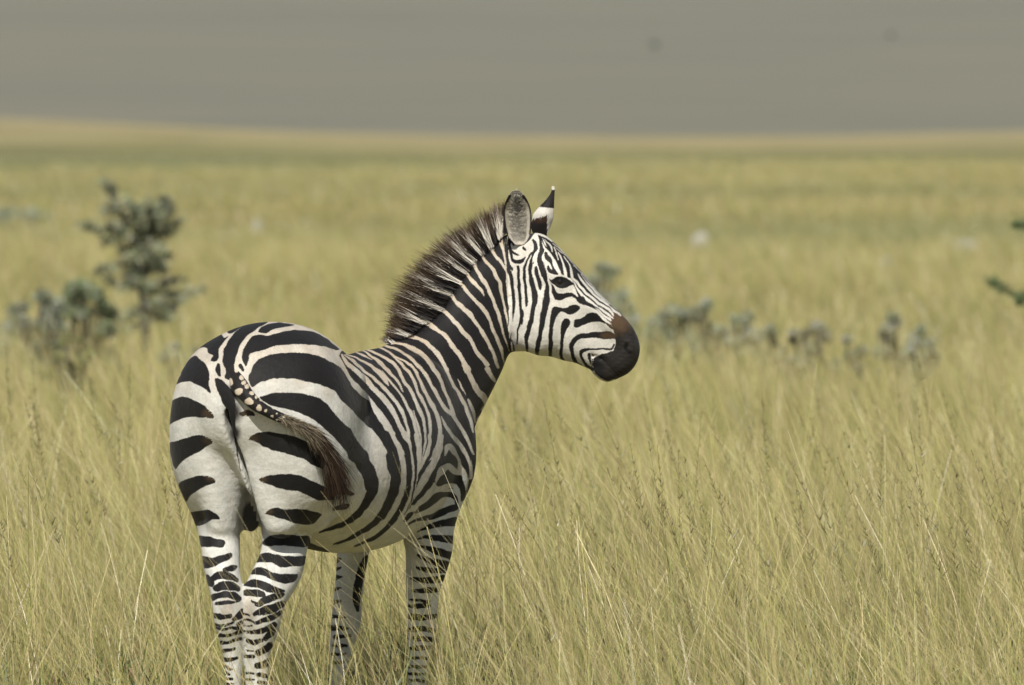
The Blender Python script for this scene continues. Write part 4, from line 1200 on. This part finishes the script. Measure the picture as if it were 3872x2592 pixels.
def meadow(name, d0, d1, dens, extra, tuft, wscale, hs=1.0, segs=5, leaf_frac=.45):
    x, y, tx_, ty_ = field_points(d0, d1, dens, extra, tuft)
    n = len(x)
    z = ground_z(x, y)
    leafy = grng.random(n) < leaf_frac
    hump = np.clip(.88 + .5 * lump(tx_, ty_, 2.2, 8) + .3 * lump(tx_, ty_, .6, 9), .42, 1.3)
    L = np.where(leafy, grng.uniform(.20, .46, n), grng.uniform(.42, .86, n)) * hump * hs
    L = np.where(in_body(x, y), np.minimum(L, .36), L)
    L = np.where((y < 25.35) & (x > -1.4) & (x < -.02), L * .8, L)
    lean = np.where(leafy, grng.normal(.05, .34, n), grng.normal(.10, .17, n) + (grng.random(n) < .22) * grng.normal(.30, .32, n))
    lean2 = grng.normal(0, .25, n)
    head = np.c_[-lean, lean2, np.ones(n)]; head /= np.linalg.norm(head, axis=1)[:, None]
    bx = np.where(leafy, grng.normal(-.02, .12, n), grng.normal(-.05, .09, n))
    bend = np.c_[bx, grng.normal(0, .05, n), -np.abs(grng.normal(0, .05, n))] * (L / .6)[:, None]
    base = np.c_[x, y, z - .01]
    ci = grng.choice(len(STRAWS), n, p=SP)
    tone = np.clip(.99 + (.22 * grng.normal(size=n) + .24 * lump(tx_, ty_, .8, 5) + .18 * lump(tx_, ty_, .3, 25)) * (1 - .6 * soft(50, 110, y)), .45, 1.3)[:, None]
    c1 = STRAWS[ci] * tone * np.array([1.05, 1.055, 1.07])
    g = np.clip(.45 + .75 * lump(tx_, ty_, 1.3, 6) + .5 * lump(tx_, ty_, .4, 26) + .25 * grng.normal(size=n), 0, 1)[:, None]
    rust = np.clip(.8 * lump(tx_, ty_, .7, 27) - .12 + .15 * grng.normal(size=n), 0, .6)[:, None]
    c1 = c1 * (1 - rust) + np.array([.56, .40, .23]) * rust
    green = np.array([.20, .25, .07]) * grng.uniform(.7, 1.3, (n, 1))
    c1 = np.where(leafy[:, None], c1 * (1 - .65 * g) + green * .65 * g, c1 * (1 - .22 * g) + green * .22 * g)
    # the plain far off lies in long greener and yellower bands
    py_ = 262 + 37250 / np.maximum(y, 20) + 14 * lump(x, y * .12, 9, 16)
    band = np.exp(-((py_ - 378) / 20) ** 2) * soft(6, -14, x) + .5 * np.exp(-((py_ - 455) / 15) ** 2) + .75 * np.exp(-((py_ - 552) / 22) ** 2) * (1 - .5 * soft(2, -3, x))
    band = (np.clip(band, 0, 1) * .92 * soft(75, 100, y))[:, None]
    c1 = c1 * (1 - band) + np.array([.33, .36, .18]) * band
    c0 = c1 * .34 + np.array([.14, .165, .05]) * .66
    w0 = np.where(leafy, grng.uniform(.0026, .0052, n), grng.uniform(.0017, .0032, n)) * wscale
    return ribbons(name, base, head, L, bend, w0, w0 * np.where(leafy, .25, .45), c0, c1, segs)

meadow('grass', 19.2, 24.2, 520, .5, 11, 1.0, leaf_frac=.5)
meadow('grass', 24.2, 36, 1080, .6, 13, 1.0, leaf_frac=.42)
meadow('grass', 36, 62, 380, .8, 10, 1.6, hs=.78, segs=4)
meadow('grass', 62, 135, 110, 1.5, 8, 3.2, hs=.5, segs=3)
meadow('grass', 135, 330, 14, 3, 8, 7.0, hs=.5, segs=3)

# flowering stalks: a stem with short side twigs along its upper part
def stalks(name, x, y, L, lean, dark_):
    n = len(x)
    head = np.c_[-lean, grng.normal(0, .12, n), np.ones(n)]; head /= np.linalg.norm(head, axis=1)[:, None]
    bend = np.c_[-np.abs(grng.normal(.06, .05, n)), np.zeros(n), -np.abs(grng.normal(.02, .02, n))]
    base = np.c_[x, y, ground_z(x, y)]
    stem_c = np.array([.30, .27, .10]) * grng.uniform(.7, 1.2, (n, 1))
    B, Hd, LL, BD, W0, W1, C0, C1 = [base], [head], [L], [bend], [np.full(n, .0026)], [np.full(n, .0012)], [stem_c], [stem_c * .9]
    m_ = 26
    t = grng.uniform(.70, 1.0, (n, m_))
    P = base[:, None] + head[:, None] * (t * L[:, None])[..., None] + bend[:, None] * (t ** 2)[..., None]
    T = head[:, None] * L[:, None, None] + 2 * bend[:, None] * t[..., None]; T /= np.linalg.norm(T, axis=2)[..., None]
    sgn = np.where(grng.random((n, m_)) < .5, -1, 1)
    S = np.stack([sgn * grng.uniform(.3, .9, (n, m_)), grng.normal(0, .4, (n, m_)), grng.uniform(-.25, .5, (n, m_))], -1)
    D = T * .8 + S; D /= np.linalg.norm(D, axis=2)[..., None]
    tl = grng.uniform(.014, .034, (n, m_)) * (1.15 - .9 * (t - .7) / .3)
    k = n * m_
    cc = (np.array([.085, .075, .035]) * dark_[:, None, None] * grng.uniform(.7, 1.5, (n, m_, 1))).reshape(k, 3)
    B.append(P.reshape(k, 3)); Hd.append(D.reshape(k, 3)); LL.append(tl.ravel()); BD.append(np.zeros((k, 3))); W0.append(np.full(k, .0027)); W1.append(np.full(k, .0012)); C0.append(cc); C1.append(cc)
    ct = np.concatenate
    return ribbons(name, ct(B), ct(Hd), ct(LL), ct(BD), ct(W0), ct(W1), ct(C0), ct(C1), 4)

ns_ = 300
sy_ = grng.uniform(22.5, 36, ns_); sx2 = grng.uniform(-1, 1, ns_) * (sy_ * .062 + .4)
keep = ~in_body(sx2, sy_) & ~((sy_ < 25.4) & (sx2 > -1.25) & (sx2 < -.15))
sy_, sx2 = sy_[keep], sx2[keep]
stalks('grass', sx2, sy_, grng.uniform(.62, 1.02, len(sx2)), grng.normal(.16, .14, len(sx2)), grng.uniform(.9, 2.6, len(sx2)))

# a few long pale stems arching across the rest
na = 800
ya = grng.uniform(21.5, 33, na); xa = grng.uniform(-1, 1, na) * (ya * .062 + .4)
keep = ~in_body(xa, ya); xa, ya = xa[keep], ya[keep]; na = len(xa)
hd = np.c_[grng.normal(-.28, .30, na), grng.normal(0, .2, na), np.ones(na)]; hd /= np.linalg.norm(hd, axis=1)[:, None]
La = grng.uniform(.6, 1.0, na)
bd = np.c_[grng.normal(-.16, .16, na), grng.normal(0, .06, na), -np.abs(grng.normal(.10, .08, na))]
ca_ = np.array([.80, .70, .40]) * grng.uniform(.75, 1.05, (na, 1))
ribbons('grass', np.c_[xa, ya, ground_z(xa, ya)], hd, La, bd, grng.uniform(.0012, .0021, na), np.full(na, .0008), ca_ * .8, ca_, 8)
# low dark green herbs and dead litter at the foot of the grass
nl = 26000
yl = np.sqrt(grng.uniform(20 ** 2, 36 ** 2, nl)); xl = grng.uniform(-1, 1, nl) * (yl * .0605 + .5)
pk = lump(xl, yl, .9, 14) + .6 * lump(xl, yl, .35, 15) > .0
xl, yl = xl[pk], yl[pk]; nl = len(xl)
hd = np.c_[grng.normal(0, .6, nl), grng.normal(0, .6, nl), np.ones(nl)]; hd /= np.linalg.norm(hd, axis=1)[:, None]
dead = grng.random(nl) < .35
cl_ = np.where(dead[:, None], np.array([.30, .20, .11]), np.array([.11, .16, .05])) * grng.uniform(.6, 1.3, (nl, 1))
ribbons('grass', np.c_[xl, yl, ground_z(xl, yl) + grng.uniform(0, .22, nl)], hd, grng.uniform(.04, .12, nl), grng.normal(0, .02, (nl, 3)), grng.uniform(.004, .011, nl), np.full(nl, .002), cl_, cl_, 3)
# ------------------------------------------------------------------ bushes, stones, far trees
brng = np.random.default_rng(5)
def leafmat(name, cols):
    m, n, l, b = nodemat(name)
    a = n.new('ShaderNodeAttribute'); a.attribute_name = 'leaf_colour'
    l.new(a.outputs['Color'], b.inputs['Base Color']); b.inputs['Roughness'].default_value = .7
    b.inputs['Specular IOR Level'].default_value = .2
    tr = n.new('ShaderNodeBsdfTranslucent'); mx = n.new('ShaderNodeMixShader'); mx.inputs[0].default_value = .12
    l.new(a.outputs['Color'], tr.inputs[0]); l.new(b.outputs[0], mx.inputs[1]); l.new(tr.outputs[0], mx.inputs[2])
    l.new(mx.outputs[0], n['Material Output'].inputs['Surface'])
    return m
m_leaf = leafmat('bush_leaf', None)
m_bark, n, l, b = nodemat('grey_bark')
tc = n.new('ShaderNodeTexCoord'); nz = n.new('ShaderNodeTexNoise'); nz.inputs['Scale'].default_value = 40
l.new(tc.outputs['Object'], nz.inputs['Vector'])
mx = n.new('ShaderNodeMix'); mx.data_type = 'RGBA'; mx.inputs['A'].default_value = (.05, .042, .032, 1); mx.inputs['B'].default_value = (.13, .11, .085, 1)
l.new(nz.outputs['Fac'], mx.inputs['Factor']); l.new(mx.outputs['Result'], b.inputs['Base Color']); b.inputs['Roughness'].default_value = .9

LEAFC = np.array([[.085, .115, .065], [.11, .135, .095], [.15, .165, .135], [.065, .09, .045], [.12, .12, .075], [.17, .165, .15]])
def leaves_mesh(name, pts, size, cols, parent):
    n = len(pts)
    a = brng.normal(size=(n, 3)); a /= np.linalg.norm(a, axis=1)[:, None]
    c = np.cross(a, brng.normal(size=(n, 3))); c /= np.linalg.norm(c, axis=1)[:, None]
    s = size * brng.uniform(.6, 1.4, n)
    vv = np.stack([pts - a * s[:, None], pts + c * (s * .42)[:, None], pts + a * s[:, None], pts - c * (s * .42)[:, None]], 1).reshape(-1, 3)
    me = mesh_np(name, vv, [np.arange(n * 4).reshape(n, 4)], smooth=False)
    attr(me, 'leaf_colour', np.repeat(cols, 4, axis=0), 'FLOAT_COLOR')
    return link(name, me, [m_leaf], parent)

def limbs_mesh(name, paths, parent):
    vs, qs, k = [], [], 0
    for path in paths:
        S = catmull(path, 4); n = len(S)
        T = np.gradient(S[:, :3], axis=0); T /= np.linalg.norm(T, axis=1)[:, None] + 1e-9
        A = np.cross(T, [0.3, .9, .2]); A /= np.linalg.norm(A, axis=1)[:, None] + 1e-9
        Bv = np.cross(T, A); th = np.linspace(0, 2 * math.pi, 7, endpoint=False)
        r = np.clip(S[:, 3], .002, None)
        v = S[:, None, :3] + r[:, None, None] * (np.cos(th)[None, :, None] * A[:, None] + np.sin(th)[None, :, None] * Bv[:, None])
        i, j = np.meshgrid(np.arange(n - 1), np.arange(7), indexing='ij')
        qs.append(np.stack([i * 7 + j, i * 7 + (j + 1) % 7, (i + 1) * 7 + (j + 1) % 7, (i + 1) * 7 + j], -1).reshape(-1, 4) + k)
        vs.append(v.reshape(-1, 3)); k += n * 7
    return link(name, mesh_np(name, np.vstack(vs), [np.vstack(qs)]), [m_bark], parent)

def root_empty(name, loc):
    o = bpy.data.objects.new(name, None); C.objects.link(o); o.location = loc; o.empty_display_size = .1
    return o

def to_local(P, loc):
    return P - np.array(loc)

def leaf_cols(n, shift=None):
    c = LEAFC[brng.integers(0, len(LEAFC), n)] * brng.uniform(.7, 1.3, (n, 1))
    if shift is not None: c = c * np.array(shift) * 1.0
    return np.clip(c, 0, .55)

# the tall thorn bush at the left, limb by limb
def px_at(x, y, d): return at(x / 2.0911, 650 + y / 2.0911, d)
BD_ = 60.0
TRUNK_P = [(1165, 1330, .030), (1140, 1100, .028), (1110, 900, .026), (1112, 760, .024), (1135, 600, .020), (1185, 450, .016), (1235, 330, .012), (1285, 215, .006)]
LIMBS = [[(1125, 640), (1050, 460), (960, 290), (890, 180), (785, 85)], [(1120, 610), (1010, 510), (880, 450), (760, 455), (615, 440)], [(1170, 500), (1310, 480), (1380, 430), (1450, 365)],
         [(1130, 670), (1240, 660), (1375, 650)], [(1115, 770), (1010, 730), (890, 735), (765, 785)], [(1110, 920), (1000, 900), (920, 870), (845, 830)], [(1120, 960), (1290, 960), (1440, 950), (1610, 925)],
         [(1140, 1120), (1270, 1090), (1390, 1040), (1470, 965)], [(1120, 900), (1270, 890), (1350, 850), (1450, 850)], [(1115, 790), (1220, 760), (1310, 740)], [(1080, 530), (1110, 380), (1130, 230)],
         [(1000, 370), (920, 300), (830, 275)], [(1200, 420), (1300, 330), (1380, 250)], [(1020, 420), (960, 430), (900, 400)], [(1140, 1130), (1060, 1100), (1000, 1120)], [(1160, 560), (1220, 610), (1300, 590)], [(1080, 480), (1040, 300), (1010, 200)],
         [(1190, 450), (1180, 330), (1190, 210)], [(1150, 520), (1080, 400), (1060, 250)], [(1230, 350), (1300, 260), (1310, 190)], [(1180, 500), (1250, 430), (1330, 330)], [(1130, 620), (1060, 590), (960, 560)], [(1110, 760), (1060, 660), (1000, 640)], [(1120, 1000), (1180, 930), (1260, 860)], [(1100, 850), (1150, 790), (1190, 720)], [(1000, 500), (900, 520), (830, 540)], [(1130, 1080), (1200, 1050), (1330, 1000)], [(1150, 1180), (1050, 1130), (950, 1150)], [(1150, 1200), (1250, 1150), (1370, 1120)], [(1155, 1250), (1080, 1210), (1010, 1230)]]
loc = at(1165 / 2.0911, 650 + 1330 / 2.0911, BD_); loc[2] = float(ground_z(np.array(loc[0]), np.array(loc[1])))
tb = root_empty('thorn_bush', loc)
tag(tb, 'tall upright grey green thorn bush with bare spreading twigs left of the zebra', 'bush')
paths = [np.array([np.r_[to_local(px_at(x, y, BD_), loc), r] for x, y, r in TRUNK_P])]
paths[0][0, 2] = -.02
limb_pts = []; lp = []
for L_ in LIMBS:
    dz = brng.normal(0, .18)
    pp = [np.r_[to_local(px_at(x, y, BD_ + dz * k / (len(L_) - 1) * 1.6), loc), .011 * (1 - .75 * k / (len(L_) - 1))] for k, (x, y) in enumerate(L_)]
    lp.append(np.array(pp)); S = catmull(pp, 8); limb_pts.append(S)
TS = catmull(paths[0], 8)
for q in range(26):                                   # short leafy side twigs all round the stem
    i0 = int(brng.uniform(8, len(TS) - 3)); p0 = TS[i0, :3]
    a = brng.uniform(0, 2 * math.pi); ln = brng.uniform(.10, .24) * (1.1 - .5 * i0 / len(TS))
    e = np.array([math.cos(a) * ln, math.sin(a) * ln, brng.uniform(-.2, .8) * ln])
    pp = np.array([np.r_[p0, .006], np.r_[p0 + e * .5 + [0, 0, .01], .004], np.r_[p0 + e, .002]])
    lp.append(pp); limb_pts.append(catmull(pp, 8))
limbs_mesh('trunk', paths + lp, tb)
pts = []; tcol = []
for S in limb_pts + [catmull(paths[0], 8)[8:]]:
    seg = np.linalg.norm(np.diff(S[:, :3], axis=0), axis=1).sum()
    k = int(520 * seg / .5)
    t = brng.beta(1.5, 1.0, k) * (len(S) - 1); i0 = np.minimum(t.astype(int), len(S) - 2)
    c = S[i0, :3] + (S[i0 + 1, :3] - S[i0, :3]) * (t - i0)[:, None]
    cl = np.round(t / 3.0)
    off = brng.normal(0, .020, (k, 3)) + np.stack([.018 * np.sin(cl * 7.1), .04 * np.sin(cl * 3.3), .018 * np.cos(cl * 5.7)], -1)
    pts.append(c + off)
    tcol.append(leaf_cols(k, (3.3, 3.1, 2.8)) * (.9 + .5 * np.sin(cl * 4.7 + len(tcol)))[:, None])
pts = np.vstack(pts)
leaves_mesh('crown', pts, .0135, np.vstack(tcol), tb)

# low rounded bushes: photograph pixel of the middle, distance, half width and height (m), label
def bush(cx, cy, d, hw, hh, label_, cat='bush', group='low bushes in the grass', shift=None, dens=1.0):
    c = at(cx, cy, d)
    gz_ = float(ground_z(np.array(c[0]), np.array(c[1])))
    loc = np.array([c[0], c[1], gz_])
    r = root_empty('low_bush', loc); tag(r, label_, cat, group)
    top = c[2] + hh * .8 - gz_
    nb = max(12, int(26 * hw / .15))
    cl, pths = [], []
    for _ in range(nb):
        u = brng.uniform(-1, 1)
        q = np.array([u * hw, brng.uniform(-.8, .8) * hw, (top - .03) * (1 - .35 * u * u) * brng.uniform(.2, 1.0)])
        cl.append((q, brng.uniform(.5, 1.0)))
        pths.append(np.array([[q[0] * .15, q[1] * .15, -.02, .012], [q[0] * .55, q[1] * .55, q[2] * .55, .009], [q[0], q[1], q[2], .004]]))
    limbs_mesh('stem', pths, r)
    P, PC = [], []
    for q, s in cl:
        k = int(130 * s * dens)
        o = brng.normal(size=(k, 3)); o /= np.linalg.norm(o, axis=1)[:, None]
        o *= (brng.random((k, 1)) ** .45) * np.array([.26 * hw + .025, .26 * hw + .025, .30 * hh + .025]) * s
        P.append(q + o)
        PC.append(leaf_cols(k, np.array(shift if shift else (1, 1, 1)) * 1.8 * brng.uniform(.65, 1.3)))
    P = np.vstack(P)
    leaves_mesh('crown', P, .0135 * max(1, d / 60), np.vstack(PC), r)
    return r
l1 = lambda x, y: (x / 2.0911, 650 + y / 2.0911)
l2 = lambda x, y: (2100 + x / 1.3222, 800 + y / 1.3222)
GR = (1.25, 1.18, 1.3)
bush(*l1(270, 975), 60, .23, .13, 'pale grey green low bush leftmost in the photo', shift=(2.1, 2.0, 2.0), dens=2.2)
bush(*l1(640, 950), 60.5, .23, .14, 'grey green low bush with a bright leafy top beside the tall thorn bush', shift=(1.8, 1.9, 1.6), dens=2.2)
bush(*l1(430, 1140), 58, .11, .08, 'small dark bush clump just below the two pale low bushes', shift=(1.1, 1.05, 1.1), dens=1.5)
bush(*l1(570, 1345), 52, .15, .07, 'faint olive bush sunk in the grass below the left bushes', shift=(1.7, 1.5, 1.0))
bush(*l1(1450, 1335), 55, .15, .05, 'faint grey green bush in the grass just left of the rump', shift=(1.9, 1.8, 1.8))
SG = (2.3, 2.15, 2.05)
bush(*l2(225, 275), 68, .22, .12, 'grey bush just past the bridge of the zebra nose', shift=SG, dens=1.4)
bush(*l2(330, 470), 61, .16, .10, 'grey bush right above the zebra muzzle', shift=SG, dens=1.4)
bush(*l2(470, 545), 60, .13, .08, 'grey green bush nearest the muzzle in the row of low bushes', shift=SG, dens=1.4)
bush(*l2(590, 515), 60, .18, .11, 'widest grey bush right of the muzzle, darker and rounder', shift=(2.0, 1.9, 1.8), dens=1.6)
bush(*l2(745, 500), 60, .15, .13, 'tallest grey bush in the row right of the muzzle', shift=SG, dens=1.6)
bush(*l2(850, 545), 60, .12, .08, 'grey bush filling the gap right of the tallest one in the row', shift=SG, dens=1.4)
bush(*l2(960, 535), 59, .16, .10, 'bluish grey bush just left of the small ones in the row', shift=SG, dens=1.5)
bush(*l2(1085, 575), 58, .10, .07, 'small grey bush midway along the row, smallest one', shift=SG, dens=1.4)
bush(*l2(1270, 575), 57, .16, .09, 'brownish grey bush with dry twigs in the middle of the right half', shift=(1.9, 1.6, 1.55), dens=1.5)
bush(*l2(1475, 620), 56, .09, .06, 'thin dark low bush standing alone, lowest of the row', shift=(1.6, 1.5, 1.5), dens=1.3)
bush(*l2(1715, 550), 58, .16, .09, 'grey bush near the end of the row, left of a leaning one', shift=SG, dens=1.5)
bush(*l2(1830, 580), 57, .10, .09, 'leaning grey bush at the right end of the row', shift=SG, dens=1.5)
bush(60, 812, 150, .5, .16, 'dark far bush low in the grass at the far left', shift=(2.2, 2.1, 2.0))
# a thorn bush standing just outside the frame on the right; its twigs reach in
def px2(x, y, d): return at(x, y, d)
loc = px2(4060, 1500, 50.0); loc[2] = float(ground_z(np.array(loc[0]), np.array(loc[1])))
tb2 = root_empty('thorn_bush', loc)
tag(tb2, 'dark green thorn bush cut by the right edge with only twig ends showing', 'bush')
twigs = [[(4060, 1500), (4010, 1250), (3920, 1140), (3840, 1115), (3742, 1062)], [(4060, 1500), (4040, 1200), (3930, 1130), (3850, 1135)], [(4060, 1500), (4050, 1100), (3960, 900), (3840, 846)],
         [(4060, 1500), (4080, 1200), (4060, 950), (4000, 800)], [(4060, 1500), (4120, 1250), (4180, 1050), (4200, 900)], [(4060, 1500), (4150, 1300), (4230, 1200)]]
lp2, pts2 = [], []
for L_ in twigs:
    dz = brng.normal(0, .1)
    pp = np.array([np.r_[to_local(px2(x, y, 50.0 + dz * k), loc), .011 * (1 - .75 * k / (len(L_) - 1))] for k, (x, y) in enumerate(L_)])
    pp[0, 2] = -.02
    lp2.append(pp); S = catmull(pp, 8)
    k = 420; t = brng.beta(3.0, .8, k) * (len(S) - 1); i0 = np.minimum(t.astype(int), len(S) - 2)
    c = S[i0, :3] + (S[i0 + 1, :3] - S[i0, :3]) * (t - i0)[:, None]
    m_ = (t / (len(S) - 1)) > .55
    pts2.append(c[m_] + brng.normal(0, .016, (m_.sum(), 3)))
limbs_mesh('trunk', lp2, tb2)
pts2 = np.vstack(pts2)
leaves_mesh('crown', pts2, .014, leaf_cols(len(pts2), (1.5, 1.7, 1.15)), tb2)

# pale stones
m_stone, n, l, b = nodemat('pale_stone')
tc = n.new('ShaderNodeTexCoord'); nz = n.new('ShaderNodeTexNoise'); nz.inputs['Scale'].default_value = 9; nz.inputs['Detail'].default_value = 6
l.new(tc.outputs['Object'], nz.inputs['Vector'])
mx = n.new('ShaderNodeMix'); mx.data_type = 'RGBA'; mx.inputs['A'].default_value = (.30, .29, .26, 1); mx.inputs['B'].default_value = (.50, .49, .45, 1)
l.new(nz.outputs['Fac'], mx.inputs['Factor']); l.new(mx.outputs['Result'], b.inputs['Base Color']); b.inputs['Roughness'].default_value = .9
def stone(cx, cy, d, r, label_):
    c = at(cx, cy, d)
    gz_ = float(ground_z(np.array(c[0]), np.array(c[1])))
    vv, qq = uv_ball((0, 0, 0), 1.0, 28)
    nn = 1 + .18 * np.sin(vv @ brng.normal(0, 2.2, 3) + 1) + .12 * np.sin(vv @ brng.normal(0, 4.5, 3)) + .05 * np.sin(vv @ brng.normal(0, 9, 3))
    hgt = max(c[2] + r * .6 - gz_, .2)
    vv = vv * nn[:, None] * np.array([r, r * .8, hgt])
    o = link('stone', mesh_np('stone', vv, [qq]), [m_stone]); o.location = (c[0], c[1], gz_)
    tag(o, label_, 'stone', 'pale stones in the plain')
stone(*l2(728, 142), 122, .15, 'pale stone far out in the grass behind the muzzle')
stone(*l2(2060, 176), 118, .17, 'brightest pale stone far out near the right edge')
stone(590 * W2S, 516 * W2S, 140, .08, 'faint pale stone far out above the zebra croup')
stone(*l2(1650, 262), 104, .10, 'small dull pale stone midway between the other right stones')

# two lone trees on the hillside
def far_tree(cx, cy, r, label_):
    for d in np.arange(1700, 4500, 4.0):
        p = at(cx, cy, d)
        if hill_z(p[0], p[1]) >= p[2] - r * .9: break
    gz_ = float(hill_z(p[0], p[1])); loc = np.array([p[0], p[1], gz_])
    t = root_empty('lone_tree', loc); tag(t, label_, 'tree', 'lone trees on the far hillside')
    limbs_mesh('trunk', [np.array([[0, 0, -.3, r * .12], [.1 * r, 0, r * .5, r * .09], [0, 0, r * 1.1, r * .05]])] + [np.array([[0, 0, r * .4, r * .06], [math.cos(a) * r * .4, math.sin(a) * r * .4, r * .8, r * .04], [math.cos(a) * r * .8, math.sin(a) * r * .8, r * 1.1, r * .02]]) for a in (0.3, 2.2, 4.4)], t)
    k = 1800
    o = brng.normal(size=(k, 3)); o /= np.linalg.norm(o, axis=1)[:, None]
    o = o * (brng.random((k, 1)) ** .4) * np.array([r, r, r * .62]) * (1 + .2 * np.sin(o @ np.array([5.0, 3, 4])))[:, None] + np.array([0, 0, r * 1.15])
    leaves_mesh('crown', o, .16 * r, leaf_cols(k, (.9, 1, 1)), t)
far_tree(1497 * W2S, 106 * W2S, 1.15, 'dark round lone tree on the far hillside, left and darker of two')
far_tree(2038 * W2S, 82 * W2S, .9, 'fainter round lone tree on the far hillside, nearer the right edge')

# ------------------------------------------------------------------ haze: one closed box of thin even air round everything
hm = bpy.data.materials.new('haze'); hm.use_nodes = True
hn, hl = hm.node_tree.nodes, hm.node_tree.links
hn.remove(hn['Principled BSDF'])
pv = hn.new('ShaderNodeVolumePrincipled'); pv.inputs['Color'].default_value = (.80, .84, .90, 1); pv.inputs['Density'].default_value = .00013
pv.inputs['Anisotropy'].default_value = .0
hl.new(pv.outputs[0], hn['Material Output'].inputs['Volume'])
lo, hi = np.array([-2700., -400., -48.]), np.array([2700., 4700., 310.])
hvv = np.array([[(lo, hi)[i][0], (lo, hi)[j][1], (lo, hi)[k][2]] for i in (0, 1) for j in (0, 1) for k in (0, 1)])
hqq = np.array([[0, 1, 3, 2], [4, 6, 7, 5], [0, 4, 5, 1], [2, 3, 7, 6], [0, 2, 6, 4], [1, 5, 7, 3]])
hz = link('haze', mesh_np('haze', hvv, [hqq], smooth=False), [hm])
tag(hz, kind='stuff')
